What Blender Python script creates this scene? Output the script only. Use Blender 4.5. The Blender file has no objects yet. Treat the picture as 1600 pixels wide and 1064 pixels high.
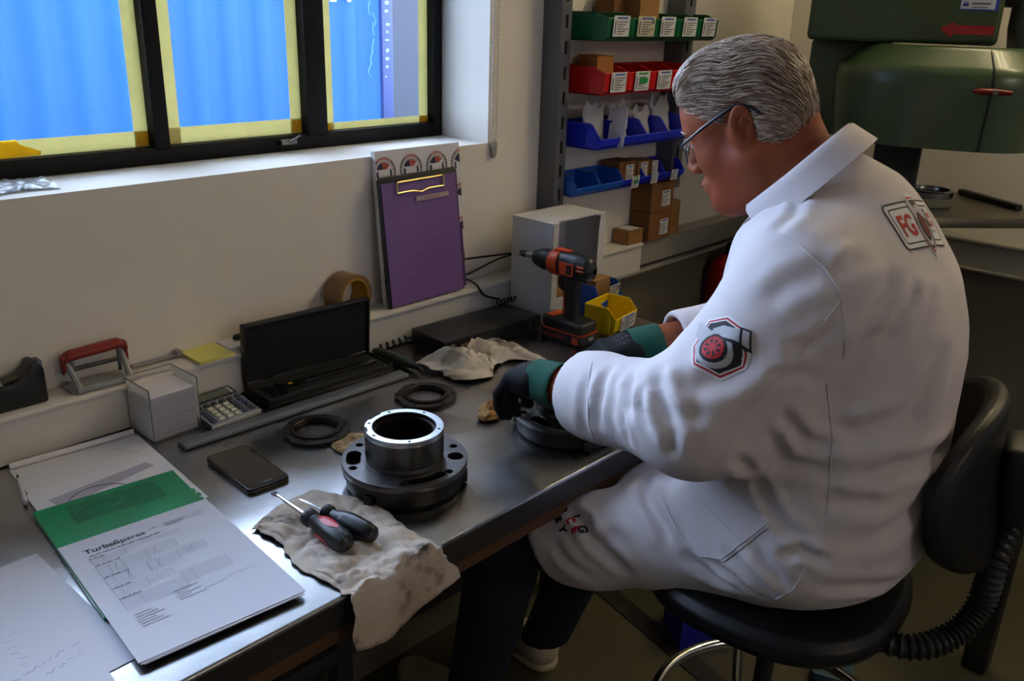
import bpy, bmesh, math, random
import numpy as np
from mathutils import Vector, Matrix, Euler
from mathutils.bvhtree import BVHTree

SC = bpy.context.scene
COL = SC.collection
PI = math.pi
random.seed(7)

# ------------------------------------------------------------------ camera
CAM_P, CAM_A, CAM_R, CAM_F = math.radians(20.39), math.radians(42.73), math.radians(1.727), 1394.0
CAM_LOC = Vector((0, 0, 1.62))
_fh = Vector((math.cos(CAM_A), math.sin(CAM_A), 0))
_r0 = Vector((math.sin(CAM_A), -math.cos(CAM_A), 0))
CAM_FW = _fh * math.cos(CAM_P) - Vector((0, 0, math.sin(CAM_P)))
_u0 = _fh * math.sin(CAM_P) + Vector((0, 0, math.cos(CAM_P)))
CAM_RT = _r0 * math.cos(CAM_R) + _u0 * math.sin(CAM_R)
CAM_UP = _u0 * math.cos(CAM_R) - _r0 * math.sin(CAM_R)
cam_d = bpy.data.cameras.new('camera')
cam_d.sensor_width = 36
cam_d.lens = 36 * CAM_F / 1600
cam_d.clip_start = 0.02
cam = bpy.data.objects.new('camera', cam_d)
COL.objects.link(cam)
m3 = Matrix((CAM_RT, CAM_UP, -CAM_FW)).transposed()
cam.matrix_world = Matrix.Translation(CAM_LOC) @ m3.to_4x4()
SC.camera = cam

# ------------------------------------------------------------------ light and exposure
world = bpy.data.worlds.new('sky')
SC.world = world
world.use_nodes = True
wn = world.node_tree.nodes
wn['Background'].inputs['Color'].default_value = (0.65, 0.75, 1.0, 1)
wn['Background'].inputs['Strength'].default_value = 14.0

def area_light(name, loc, target, sx, sy, power, color, portal=False):
    d = bpy.data.lights.new(name, 'AREA')
    d.shape = 'RECTANGLE'
    d.size, d.size_y = sx, sy
    d.energy = power
    d.color = color
    if portal:
        d.cycles.is_portal = True
    o = bpy.data.objects.new(name, d)
    COL.objects.link(o)
    o.location = loc
    o.rotation_euler = (Vector(target) - Vector(loc)).to_track_quat('-Z', 'Y').to_euler()
    return o
area_light('window_daylight_portal', (0.30, 1.76, 1.83), (0.30, 0.0, 1.83), 2.50, 1.06, 1.0, (1, 1, 1), True)
FILL_POWER = (36.0, 42.0)      # added fill tubes by the rear wall, ceiling tubes over the drilling machine
SC.view_settings.view_transform = 'Standard'
SC.view_settings.look = 'None'
SC.view_settings.exposure = 0.12
SC.view_settings.gamma = 1.0
SC.view_settings.use_curve_mapping = False
SC.cycles.max_bounces = 8
SC.cycles.transparent_max_bounces = 12
SC.cycles.caustics_reflective = False
SC.cycles.caustics_refractive = False

# ------------------------------------------------------------------ materials
def lin(c):
    return tuple(((v / 255 / 12.92) if v <= 10.3 else ((v / 255 + 0.055) / 1.055) ** 2.4) for v in c)
_M = {}
def mat(name, col, rough=0.5, metal=0.0, spec=0.5, var=0.0, scale=20.0, bump=0.0, bscale=80.0, col2=None,
        stretch=(1, 1, 1), rvar=0.0, coat=0.0, sheen=0.0, sss=0.0, emit=0.0, detail=4.0):
    if name in _M:
        return _M[name]
    m = bpy.data.materials.new(name)
    m.use_nodes = True
    nt = m.node_tree
    b = nt.nodes['Principled BSDF']
    c = lin(col)
    b.inputs['Base Color'].default_value = (*c, 1)
    b.inputs['Roughness'].default_value = rough
    b.inputs['Metallic'].default_value = metal
    b.inputs['Specular IOR Level'].default_value = spec
    b.inputs['Coat Weight'].default_value = coat
    b.inputs['Sheen Weight'].default_value = sheen
    if sss:
        b.inputs['Subsurface Weight'].default_value = sss
        b.inputs['Subsurface Radius'].default_value = (0.012, 0.005, 0.003)
    if emit:
        b.inputs['Emission Color'].default_value = (*c, 1)
        b.inputs['Emission Strength'].default_value = emit
    if var or bump or rvar or col2:
        tc = nt.nodes.new('ShaderNodeTexCoord')
        mp = nt.nodes.new('ShaderNodeMapping')
        mp.inputs['Scale'].default_value = stretch
        nt.links.new(tc.outputs['Object'], mp.inputs['Vector'])
        nz = nt.nodes.new('ShaderNodeTexNoise')
        nz.inputs['Scale'].default_value = scale
        nz.inputs['Detail'].default_value = detail
        nt.links.new(mp.outputs['Vector'], nz.inputs['Vector'])
        if var or col2:
            rp = nt.nodes.new('ShaderNodeValToRGB')
            rp.color_ramp.elements[0].position = 0.33
            rp.color_ramp.elements[1].position = 0.67
            hi = lin(col2) if col2 else tuple(min(1, v * (1 + var)) for v in c)
            lo = c if col2 else tuple(v * (1 - var) for v in c)
            rp.color_ramp.elements[0].color = (*lo, 1)
            rp.color_ramp.elements[1].color = (*hi, 1)
            nt.links.new(nz.outputs['Fac'], rp.inputs['Fac'])
            nt.links.new(rp.outputs['Color'], b.inputs['Base Color'])
        if rvar:
            mr = nt.nodes.new('ShaderNodeMapRange')
            mr.inputs['From Min'].default_value = 0.3
            mr.inputs['From Max'].default_value = 0.7
            mr.inputs['To Min'].default_value = max(0.02, rough - rvar)
            mr.inputs['To Max'].default_value = min(1, rough + rvar)
            nt.links.new(nz.outputs['Fac'], mr.inputs['Value'])
            nt.links.new(mr.outputs['Result'], b.inputs['Roughness'])
        if bump:
            n2 = nt.nodes.new('ShaderNodeTexNoise')
            n2.inputs['Scale'].default_value = bscale
            n2.inputs['Detail'].default_value = 3
            nt.links.new(mp.outputs['Vector'], n2.inputs['Vector'])
            bp = nt.nodes.new('ShaderNodeBump')
            bp.inputs['Strength'].default_value = bump
            bp.inputs['Distance'].default_value = 0.002
            nt.links.new(n2.outputs['Fac'], bp.inputs['Height'])
            nt.links.new(bp.outputs['Normal'], b.inputs['Normal'])
    _M[name] = m
    return m

def clear_mat(name, col=(255, 255, 255), rough=0.02, clear=0.9, ior=1.45):
    """thin clear sheet: mostly see-through, a fresnel gloss on top, no refraction"""
    if name in _M:
        return _M[name]
    m = bpy.data.materials.new(name)
    m.use_nodes = True
    nt = m.node_tree
    nt.nodes.remove(nt.nodes['Principled BSDF'])
    out = nt.nodes['Material Output']
    tr = nt.nodes.new('ShaderNodeBsdfTransparent')
    tr.inputs['Color'].default_value = (*lin(col), 1)
    gl = nt.nodes.new('ShaderNodeBsdfPrincipled')
    gl.inputs['Base Color'].default_value = (*lin(col), 1)
    gl.inputs['Roughness'].default_value = max(rough, 0.02)
    fr = nt.nodes.new('ShaderNodeFresnel')
    fr.inputs['IOR'].default_value = ior
    mx = nt.nodes.new('ShaderNodeMath')
    mx.operation = 'MAXIMUM'
    mx.inputs[1].default_value = 1 - clear
    nt.links.new(fr.outputs['Fac'], mx.inputs[0])
    ms = nt.nodes.new('ShaderNodeMixShader')
    nt.links.new(mx.outputs[0], ms.inputs['Fac'])
    nt.links.new(tr.outputs[0], ms.inputs[1])
    nt.links.new(gl.outputs[0], ms.inputs[2])
    nt.links.new(ms.outputs[0], out.inputs['Surface'])
    _M[name] = m
    return m

def translucent(m, amount=0.5, gain=1.0):
    """thin paper tape lets daylight through: mix in a translucent lobe of the same colour"""
    nt = m.node_tree
    b = nt.nodes['Principled BSDF']
    out = nt.nodes['Material Output']
    t = nt.nodes.new('ShaderNodeBsdfTranslucent')
    if b.inputs['Base Color'].links:
        nt.links.new(b.inputs['Base Color'].links[0].from_socket, t.inputs['Color'])
    else:
        t.inputs['Color'].default_value = b.inputs['Base Color'].default_value
    ms = nt.nodes.new('ShaderNodeMixShader')
    ms.inputs['Fac'].default_value = amount
    nt.links.new(b.outputs[0], ms.inputs[1])
    nt.links.new(t.outputs[0], ms.inputs[2])
    nt.links.new(ms.outputs[0], out.inputs['Surface'])
    return m

# ------------------------------------------------------------------ mesh helpers
class MB:
    def __init__(s):
        s.v = []
        s.f = []
    def add(s, vs, fs, M=None):
        o = len(s.v)
        s.v += [tuple(M @ Vector(v)) if M else tuple(v) for v in vs]
        s.f += [tuple(i + o for i in f) for f in fs]
        return s
    def box(s, a, b, r=0.0, seg=2, M=None):
        """axis box from corner a to corner b; r rounds its edges"""
        bm = bmesh.new()
        bmesh.ops.create_cube(bm, size=1.0)
        sz = [abs(b[i] - a[i]) for i in range(3)]
        ce = [(a[i] + b[i]) / 2 for i in range(3)]
        for v in bm.verts:
            v.co = Vector([v.co[i] * sz[i] + ce[i] for i in range(3)])
        if r > 0:
            bmesh.ops.bevel(bm, geom=bm.edges[:], offset=min(r, min(sz) * 0.49), segments=seg, affect='EDGES', profile=0.5)
        return s.bm(bm, M)
    def bm(s, bm, M=None):
        bm.verts.index_update()
        s.add([v.co.copy() for v in bm.verts], [[v.index for v in f.verts] for f in bm.faces], M)
        bm.free()
        return s
    def prism(s, poly, z0, z1, M=None, r=0.0, seg=2):
        """polygon (x, y) raised from z0 to z1"""
        bm = bmesh.new()
        lo = [bm.verts.new((p[0], p[1], z0)) for p in poly]
        hi = [bm.verts.new((p[0], p[1], z1)) for p in poly]
        n = len(poly)
        bm.faces.new(lo[::-1])
        bm.faces.new(hi)
        for i in range(n):
            bm.faces.new((lo[i], lo[(i + 1) % n], hi[(i + 1) % n], hi[i]))
        bmesh.ops.recalc_face_normals(bm, faces=bm.faces[:])
        if r > 0:
            bmesh.ops.bevel(bm, geom=bm.edges[:], offset=r, segments=seg, affect='EDGES', profile=0.5, clamp_overlap=True)
        return s.bm(bm, M)
    def lathe(s, prof, n=32, M=None, close=True, a0=0.0, a1=2 * PI):
        """profile (r, z) spun about z"""
        vs, fs = [], []
        full = abs(a1 - a0 - 2 * PI) < 1e-6
        k = n if full else n + 1
        for i in range(k):
            a = a0 + (a1 - a0) * i / n
            for r, z in prof:
                vs.append((r * math.cos(a), r * math.sin(a), z))
        m = len(prof)
        for i in range(n):
            j = (i + 1) % k
            for q in range(m - 1 + (1 if close else 0)):
                p = (q + 1) % m
                fs.append((i * m + q, j * m + q, j * m + p, i * m + p))
        return s.add(vs, fs, M)
    def tube(s, pts, r, n=8, cap=True, closed=False, M=None):
        """round tube along points; r a number or one per point"""
        P = [Vector(p) for p in pts]
        rr = r if isinstance(r, (list, tuple)) else [r] * len(P)
        k = len(P)
        T = []
        for i in range(k):
            if closed:
                t = P[(i + 1) % k] - P[i - 1]
            else:
                t = P[min(i + 1, k - 1)] - P[max(i - 1, 0)]
            T.append(t.normalized() if t.length > 1e-9 else Vector((0, 0, 1)))
        up = Vector((0, 0, 1)) if abs(T[0].z) < 0.9 else Vector((1, 0, 0))
        x = T[0].cross(up).normalized()
        vs, fs = [], []
        for i in range(k):
            if i:
                x = (x - T[i] * x.dot(T[i]))
                x = x.normalized() if x.length > 1e-9 else T[i].orthogonal().normalized()
            y = T[i].cross(x)
            for j in range(n):
                a = 2 * PI * j / n
                vs.append(P[i] + (x * math.cos(a) + y * math.sin(a)) * rr[i])
        for i in range(k if closed else k - 1):
            i2 = (i + 1) % k
            for j in range(n):
                j2 = (j + 1) % n
                fs.append((i * n + j, i * n + j2, i2 * n + j2, i2 * n + j))
        if cap and not closed:
            fs.append(tuple(range(n))[::-1])
            fs.append(tuple((k - 1) * n + j for j in range(n)))
        return s.add(vs, fs, M)
    def cyl(s, a, b, r, n=20, r2=None):
        return s.tube([a, b], [r, r if r2 is None else r2], n)
    def rod(s, a, b, stations, n=20):
        """turned rod from a to b: stations (t, radius)"""
        A, B = Vector(a), Vector(b)
        return s.tube([A.lerp(B, t) for t, _ in stations], [q for _, q in stations], n)
    def grid(s, fn, nu, nv, M=None):
        vs = [fn(i / nu, j / nv) for j in range(nv + 1) for i in range(nu + 1)]
        fs = [(j * (nu + 1) + i, j * (nu + 1) + i + 1, (j + 1) * (nu + 1) + i + 1, (j + 1) * (nu + 1) + i) for j in range(nv) for i in range(nu)]
        return s.add(vs, fs, M)
    def mesh(s, name, smooth=None):
        me = bpy.data.meshes.new(name)
        me.from_pydata([tuple(v) for v in s.v], [], s.f)
        me.update()
        if smooth is not None:
            smooth_mesh(me, smooth)
        return me

def smooth_mesh(me, angle=40):
    bm = bmesh.new()
    bm.from_mesh(me)
    bmesh.ops.recalc_face_normals(bm, faces=bm.faces[:])
    ca = math.radians(angle)
    for f in bm.faces:
        f.smooth = True
    for e in bm.edges:
        if len(e.link_faces) == 2 and e.calc_face_angle(0) > ca:
            e.smooth = False
    bm.to_mesh(me)
    bm.free()

def obj(name, mb, m, parent=None, smooth=35, label=None):
    me = mb.mesh(name, smooth) if isinstance(mb, MB) else mb
    o = bpy.data.objects.new(name, me)
    if m is not None and len(me.materials) == 0:
        me.materials.append(m)
    COL.objects.link(o)
    if parent is not None:
        o.parent = parent
    if label:
        o['label'] = label
    return o
def thing(name, label, cat, loc=(0, 0, 0), rz=0.0, group=None, rot=None):
    o = bpy.data.objects.new(name, None)
    COL.objects.link(o)
    o.empty_display_size = 0.02
    o.location = loc
    o.rotation_euler = rot if rot else (0, 0, rz)
    return tag(o, label, cat, group)
def tag(o, label, cat, group=None):
    o['label'] = label
    o['category'] = cat
    if group:
        o['group'] = group
    return o
def struct(o):
    o['kind'] = 'structure'
    return o
def copy_tree(o, parent=None):
    c = o.copy()
    COL.objects.link(c)
    c.parent = parent
    for ch in o.children:
        copy_tree(ch, c)
    return c
def T(x, y, z, rz=0.0, rx=0.0, ry=0.0):
    return Matrix.Translation((x, y, z)) @ Euler((rx, ry, rz)).to_matrix().to_4x4()

def plate(outer, holes, thick, bevel=0.0):
    """flat plate cut from an outline with holes: a filled 2-D curve, extruded; bottom at z = 0"""
    cu = bpy.data.curves.new('plate', 'CURVE')
    cu.dimensions = '2D'
    cu.fill_mode = 'BOTH'
    cu.extrude = thick / 2 - bevel
    cu.bevel_depth = bevel
    cu.bevel_resolution = 1
    cu.offset = -bevel
    for pl in [outer] + list(holes):
        sp = cu.splines.new('POLY')
        sp.points.add(len(pl) - 1)
        for p, q in zip(sp.points, pl):
            p.co = (q[0], q[1], 0, 1)
        sp.use_cyclic_u = True
    o = bpy.data.objects.new('plate_tmp', cu)
    me = bpy.data.meshes.new_from_object(o)
    vs = [(v.co.x, v.co.y, v.co.z + thick / 2) for v in me.vertices]
    fs = [tuple(p.vertices) for p in me.polygons]
    bpy.data.objects.remove(o)
    bpy.data.curves.remove(cu)
    bpy.data.meshes.remove(me)
    return MB().add(vs, fs)
def circ(cx, cy, r, n=24, a0=0.0, a1=2 * PI):
    return [(cx + r * math.cos(a0 + (a1 - a0) * i / n), cy + r * math.sin(a0 + (a1 - a0) * i / n)) for i in range(n)]
def text_mb(s, size, align='LEFT', bold=0.0, sx=1.0, shear=0.0):
    """flat letters in the xy plane as faces"""
    cu = bpy.data.curves.new('letters', 'FONT')
    cu.body = s
    cu.size = size
    cu.align_x = align
    cu.offset = bold
    cu.shear = shear
    cu.resolution_u = 3
    cu.fill_mode = 'FRONT'
    o = bpy.data.objects.new('letters_tmp', cu)
    me = bpy.data.meshes.new_from_object(o)
    vs = [(v.co.x * sx, v.co.y, v.co.z) for v in me.vertices]
    fs = [tuple(p.vertices) for p in me.polygons]
    bpy.data.objects.remove(o)
    bpy.data.curves.remove(cu)
    bpy.data.meshes.remove(me)
    return vs, fs
def word_bars(widths, h, gap=.45):
    """lettering too small to read: a row of letter-sized strokes, grouped in words"""
    vs, fs, x = [], [], 0.0
    for n in widths:
        for k in range(n):
            t = (.72, .5, .62, .95)[(k * 5 + n) % 4] * h
            o = len(vs)
            vs += [(x, 0, 0), (x + .38 * h, 0, 0), (x + .38 * h, t, 0), (x, t, 0)]
            fs.append((o, o + 1, o + 2, o + 3))
            x += .56 * h
        x += gap * h
    return vs, fs
def hermite(pts, n=8, closed=False):
    """smooth curve through points"""
    P = [Vector(p) for p in pts]
    k = len(P)
    out = []
    for i in range(k if closed else k - 1):
        p0 = P[i - 1] if (closed or i > 0) else P[0]
        p1 = P[i]
        p2 = P[(i + 1) % k]
        p3 = P[(i + 2) % k] if (closed or i + 2 < k) else P[-1]
        for j in range(n):
            t = j / n
            out.append(0.5 * ((2 * p1) + (p2 - p0) * t + (2 * p0 - 5 * p1 + 4 * p2 - p3) * t * t + (3 * p1 - p0 - 3 * p2 + p3) * t ** 3))
    if not closed:
        out.append(P[-1])
    return out
# ------------------------------------------------------------------ the room
WALL_Y, LEDGE_Y, LEDGE_Z, BENCH_Z = 1.53, 1.466, 0.987, 0.90
WX = 3.02
M_wall = mat('white_plaster', (226, 220, 210), 0.85, var=0.03, scale=3, bump=0.08, bscale=60)
M_dado = mat('olive_grey_paint', (112, 106, 88), 0.6, var=0.05, scale=4)
M_ledge = mat('white_gloss_paint', (216, 211, 203), 0.4, var=0.03, scale=8)
M_band = mat('grey_painted_duct', (150, 147, 138), 0.45, var=0.04, scale=6)
M_floor = mat('vinyl_floor', (74, 70, 52), 0.5, var=0.10, scale=5, rvar=0.1)
M_ceil = mat('ceiling_white', (232, 230, 226), 0.9)
M_black = mat('black_steel_paint', (8, 8, 9), 0.55, spec=.2, var=0.2, scale=30)

struct(obj('floor', MB().box((-2.4, -3.6, -0.05), (WX, WALL_Y + .02, 0)), M_floor))
struct(obj('ceiling', MB().box((-2.6, -3.8, 2.75), (WX + .2, 1.75, 2.85)), M_ceil))
WX0, WX1, WZ0, WZ1 = -1.0, 1.549, 1.316, 2.36      # window opening
w = MB()
w.box((-2.6, WALL_Y, 0), (WX0, 1.75, 2.75))
w.box((WX1, WALL_Y, 0), (WX + .2, 1.75, 2.75))
w.box((WX0, WALL_Y, 0), (WX1, 1.75, WZ0))
w.box((WX0, WALL_Y, WZ1), (WX1, 1.75, 2.75))
wall_left = struct(obj('wall_left', w, M_wall))
obj('lower_wall_paint', MB().box((-2.4, 1.512, 0), (WX, WALL_Y - .001, .899)), M_dado, wall_left)
wall_back = struct(obj('wall_back', MB().box((WX, -3.6, 0), (WX + .2, WALL_Y, 2.75)), M_wall))
obj('lower_wall_paint', MB().box((WX - .018, -3.6, 0), (WX - .001, 1.511, .899)), M_dado, wall_back)
struct(obj('wall_right', MB().box((-2.4, -3.8, 0), (WX, -3.6, 2.75)), M_wall))
struct(obj('wall_near', MB().box((-2.6, -3.6, 0), (-2.4, WALL_Y, 2.75)), M_wall))
# ledge along the wall: a boxed duct with a thin nosed top board
L = MB()
L.box((-2.4, LEDGE_Y, .902), (2.138, WALL_Y - .001, .979))
L.box((-2.4, LEDGE_Y - .006, .976), (2.140, WALL_Y - .001, LEDGE_Z), .004, 2)
trim_1 = struct(obj('trim_1', L, M_ledge))
L = MB()
L.box((2.1405, LEDGE_Y + .004, .915), (WX - .066, WALL_Y - .001, LEDGE_Z - .004))
L.box((1.79, LEDGE_Y - .004, .893), (WX - .066, WALL_Y - .013, .9015), .003, 2)
struct(obj('trim_2', L, M_band))
L = MB()
L.box((WX - .064, -3.6, .904), (WX - .001, WALL_Y - .02, .978))
L.box((WX - .070, -3.6, .977), (WX - .001, WALL_Y - .02, LEDGE_Z + .004), .004, 2)
L.box((WX - .070, -3.6, .893), (WX - .019, WALL_Y - .02, .903), .003, 2)
struct(obj('trim_3', L, M_band))

# ------------------------------------------------------------------ steel window
M_glass = clear_mat('window_glass', (240, 246, 250), 0.01, 0.97, 1.25)
M_tape = translucent(mat('masking_tape', (224, 216, 166), 0.7, var=0.03, scale=40), .55)
M_tape2 = translucent(mat('masking_tape_overlap', (255, 222, 84), 0.7, var=0.06, scale=60), .82)
win = bpy.data.objects.new('window_1', None)
COL.objects.link(win)
struct(win)
FY0, FY1 = 1.690, 1.735
fr = MB()
fr.box((WX0, FY0 + .001, WZ0 + .0005), (WX1 - .0005, FY1, 1.350), .003)
fr.box((WX0, FY0 + .001, WZ1 - .036), (WX1 - .0005, FY1, WZ1 - .0005), .003)
fr.box((1.519, FY0, WZ0 + .0005), (WX1 - .0005, FY1, WZ1 - .0005), .003)
fr.box((WX0, FY0, WZ0), (WX0 + .03, FY1, WZ1 - .0005), .003)
obj('frame', fr, M_black, win)
edges = [WX0 + .03]
for xc, hw in ((-.625, .015), (-.265, .026), (.095, .015), (.455, .026), (.815, .0155), (1.175, .026)):
    obj('mullion', MB().box((xc - hw, FY0 - .004, 1.345), (xc + hw, FY1, WZ1 - .03), .003), M_black, win)
    edges += [xc - hw, xc + hw]
edges.append(1.519)
for i in range(0, len(edges), 2):
    x0, x1 = edges[i], edges[i + 1]
    casement = (i // 2) % 2 == 1
    z0 = 1.352 if i < 12 else 1.339
    pane = obj('pane', MB().box((x0 - .004, 1.715, z0 - .01), (x1 + .004, 1.719, WZ1 - .03)), M_glass, win)
    if casement:
        hd = MB()
        hd.box((x1 - .075, FY0 - .012, 1.331), (x1 - .035, FY0 + .001, 1.343), .003)
        hd.tube([(x1 - .055, FY0 - .010, 1.338), (x1 - .050, FY0 - .022, 1.344), (x1 - .036, FY0 - .024, 1.352)], .0025, 6)
        obj('casement_stay', hd, mat('worn_steel', (120, 118, 112), .35, 1.0), win)
    if x1 < .3:
        continue
    tw = .027
    ty0, ty1 = 1.7135, 1.7148
    wob = lambda: random.uniform(-.0015, .0015)
    for nm, a, b in (('b', (x0 - .001, z0 - .002), (x1 + .001, z0 + .028)), ('l', (x0 - .001, z0 - .002), (x0 + tw + .008, WZ1 - .04)), ('r', (x1 - tw, z0 - .002), (x1 + .001, WZ1 - .04))):
        q = .0000 if nm == 'b' else .0004
        obj('masking_tape', MB().box((a[0], ty0 - q, a[1]), (b[0] + wob(), ty1 - q, b[1] + wob())), M_tape, win, None)
    for xa, xb in ((x0, x0 + .026), (x1 - .024, x1)):
        if xa > .83 and xa < .87:
            xb = xa + .012
        obj('tape_overlap', MB().box((xa, ty0 - .0012, z0), (xb, ty0 - .0005, z0 + .026 + wob())), M_tape2, win, None)
obj('tape_overlap', MB().prism([(.515, 1.380), (.560, 1.381), (.566, 1.372), (.600, 1.358), (.598, 1.352), (.515, 1.350)], 0, .0008,
    Matrix(((1, 0, 0, 0), (0, 0, -1, 1.7125), (0, 1, 0, 0), (0, 0, 0, 1)))), M_tape2, win, None)

# ------------------------------------------------------------------ outside the window
CY = 6.4
M_cont = mat('container_blue', (7, 66, 118), 0.5, spec=.2, var=0.07, scale=1.2, stretch=(1, 1, .3))
M_cont2 = mat('container_frame_blue', (10, 34, 84), 0.5, var=0.12, scale=5)
cont = thing('shipping_container', 'bright blue corrugated shipping container standing outside the window', 'container', (0, CY, 0))
CX0, CX1 = -.75, 5.27
prof = []
x = CX0
while x < CX1 - .40:
    prof += [(x + .03475 * k, (0, 0, 0, .018, .036, .036, .036, .018)[k]) for k in range(8)]
    x += .278
prof.append((CX1 - .10, 0))
cs = MB()
cs.add([(p[0], p[1] + .02, z) for z in (.15, 2.5) for p in prof], [(i, i + 1, len(prof) + i + 1, len(prof) + i) for i in range(len(prof) - 1)])
obj('side_panel', cs, M_cont, cont, 60)
obj('corner_post', MB().box((CX1 - .12, -.012, 0), (CX1, .12, 2.6), .012), M_cont2, cont)
obj('top_rail', MB().box((CX0, -.015, 2.46), (CX1 - .12, .08, 2.6), .01), M_cont2, cont)
obj('bottom_rail', MB().box((CX0, -.015, .02), (CX1 - .12, .08, .2), .01), M_cont2, cont)
obj('body', MB().box((CX0, .06, .02), (CX1, 2.4, 2.58)), M_cont2, cont)
M_wt = mat('white_stencil', (150, 158, 168), .6)
for s, lx, lz, sz in (('M', 4.13, 1.652, .16), ('C', 4.26, 1.652, .16), ('1', 4.38, 1.652, .16), ('2', 4.62, 1.636, .14), ('0', 4.78, 1.636, .14)):
    v, f = text_mb(s, sz, bold=.003)
    obj('lettering', MB().add(v, f, T(lx, -.004, lz, 0, PI / 2)), M_wt, cont, None)
for k in range(12):
    z = 1.02 + k * .075 + random.uniform(-.02, .02)
    sx = CX1 - .10 + random.uniform(0, .03)
    obj('scuff_mark', MB().box((sx, -.0155, z), (sx + random.uniform(.015, .045), -.0125, z + random.uniform(.01, .03))), mat('scuff_white', (110, 130, 160), .7), cont, None)
for k in range(6):
    z = 1.05 + k * .10 + random.uniform(-.03, .03)
    sx = CX1 - .22 + random.uniform(-.03, .03)
    obj('scratch', MB().tube([(sx, .004, z), (sx + random.uniform(-.03, .03), .004, z + .05), (sx + random.uniform(-.03, .03), .004, z + .12)], .003, 5), mat('scuff_pale', (70, 120, 176), .7), cont, None)
shed = thing('outbuilding', 'flat grey clad outbuilding wall beyond the container end', 'building', (0, 0, 0))
obj('wall', MB().box((5.4, 8.2, 0), (10.5, 8.4, 3.0)), mat('grey_cladding', (40, 44, 54), .7, var=.03, scale=2), shed)
obj('wall_joint', MB().box((7.33, 8.185, 0), (7.36, 8.205, 3.0)), mat('joint_dark', (20, 20, 26), .7), shed)
struct(obj('ground_outside', MB().box((-8, 1.76, -.2), (14, 12, -.12)), mat('yard_concrete', (84, 82, 78), .9, var=.1, scale=4)))

# ------------------------------------------------------------------ ceiling tubes: one unseen, added behind the camera as fill, one over the machine
for k, (x, y) in enumerate(((.9, -3.0), (2.66, .35))):
    t = thing('ceiling_light', ('added twin tube fill light by the rear wall, out of view', 'twin tube ceiling light above the drilling machine')[k], 'light', (x, y, 2.75))
    obj('housing', MB().box((-.62, -.09, -.05), (.62, .09, -.0005), .01, 2, T(0, 0, 0, k * PI / 2)), mat('lamp_housing', (225, 225, 222), .5), t)
    tb = MB()
    for s in (-.045, .045):
        tb.cyl((-.58, s, -.068) if k == 0 else (s, -.58, -.068), (.58, s, -.068) if k == 0 else (s, .58, -.068), .013, 12)
    obj('tubes', tb, mat('lamp_tube_%d' % k, ((255, 240, 226), (255, 236, 192))[k], .5, emit=FILL_POWER[k]), t)
# ------------------------------------------------------------------ workbench
BX0, BX1, BY0 = -.75, 1.782, .809
BZ = BENCH_Z
def steel_top():
    m = bpy.data.materials.new('brushed_stainless')
    m.use_nodes = True
    nt = m.node_tree
    b = nt.nodes['Principled BSDF']
    b.inputs['Metallic'].default_value = 1.0
    b.inputs['Anisotropic'].default_value = 0.0
    tc = nt.nodes.new('ShaderNodeTexCoord')
    def noise(scale, st, det=4):
        mp = nt.nodes.new('ShaderNodeMapping')
        mp.inputs['Scale'].default_value = st
        nt.links.new(tc.outputs['Object'], mp.inputs['Vector'])
        n = nt.nodes.new('ShaderNodeTexNoise')
        n.inputs['Scale'].default_value = scale
        n.inputs['Detail'].default_value = det
        nt.links.new(mp.outputs['Vector'], n.inputs['Vector'])
        return n
    n1 = noise(7, (1, 1, 1), 2)
    n2 = noise(40, (1, 14, 1), 2)
    rp = nt.nodes.new('ShaderNodeValToRGB')
    rp.color_ramp.elements[0].position, rp.color_ramp.elements[1].position = .3, .7
    rp.color_ramp.elements[0].color = (*lin((160, 160, 160)), 1)
    rp.color_ramp.elements[1].color = (*lin((190, 190, 190)), 1)
    nt.links.new(n1.outputs['Fac'], rp.inputs['Fac'])
    nt.links.new(rp.outputs['Color'], b.inputs['Base Color'])
    mr = nt.nodes.new('ShaderNodeMapRange')
    mr.inputs['From Min'].default_value, mr.inputs['From Max'].default_value = .3, .7
    mr.inputs['To Min'].default_value, mr.inputs['To Max'].default_value = .22, .36
    nt.links.new(n1.outputs['Fac'], mr.inputs['Value'])
    nt.links.new(mr.outputs['Result'], b.inputs['Roughness'])
    bp = nt.nodes.new('ShaderNodeBump')
    bp.inputs['Strength'].default_value = .06
    bp.inputs['Distance'].default_value = .001
    nt.links.new(n2.outputs['Fac'], bp.inputs['Height'])
    nt.links.new(bp.outputs['Normal'], b.inputs['Normal'])
    return m
M_steel = steel_top()
M_wood = mat('plywood_edge', (84, 56, 28), .6, var=.15, scale=18, stretch=(.2, 1, 3))
M_darksteel = mat('bench_frame_grey', (52, 52, 52), .5)
bench = thing('workbench', 'long workbench with a brushed stainless steel top under the window', 'workbench', (0, 0, 0))
top = MB()
top.box((BX0, BY0, BZ - .045), (BX1, 1.464, BZ), .004, 3)
obj('steel_top', top, M_steel, bench)
obj('front_apron', MB().box((BX0, BY0 - .0012, BZ - .045), (BX1, BY0 - .0002, BZ - .005), .0004, 1), mat('shaded_apron_steel', (92, 90, 92), .38, 1.0, var=.1, scale=8), bench)  # same steel as the top, shade of the dim room put into its colour
obj('timber_board', MB().box((BX0 + .01, BY0 + .012, .822), (BX1 - .01, 1.455, .8545)), M_wood, bench)
for lx, ly in ((BX0 + .06, .86), (.98, 1.42), (BX1 - .05, 1.42), (BX0 + .06, 1.42)):
    obj('leg', MB().box((lx - .022, ly - .022, 0), (lx + .022, ly + .022, .8215), .003), M_darksteel, bench)
obj('rear_rail', MB().box((BX0 + .05, 1.40, .20), (BX1 - .05, 1.43, .24), .003), M_darksteel, bench)
obj('lower_shelf', MB().box((BX0 + .03, 1.12, .10), (.96, 1.45, .118)), mat('shelf_dark', (40, 37, 32), .6), bench)

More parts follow.
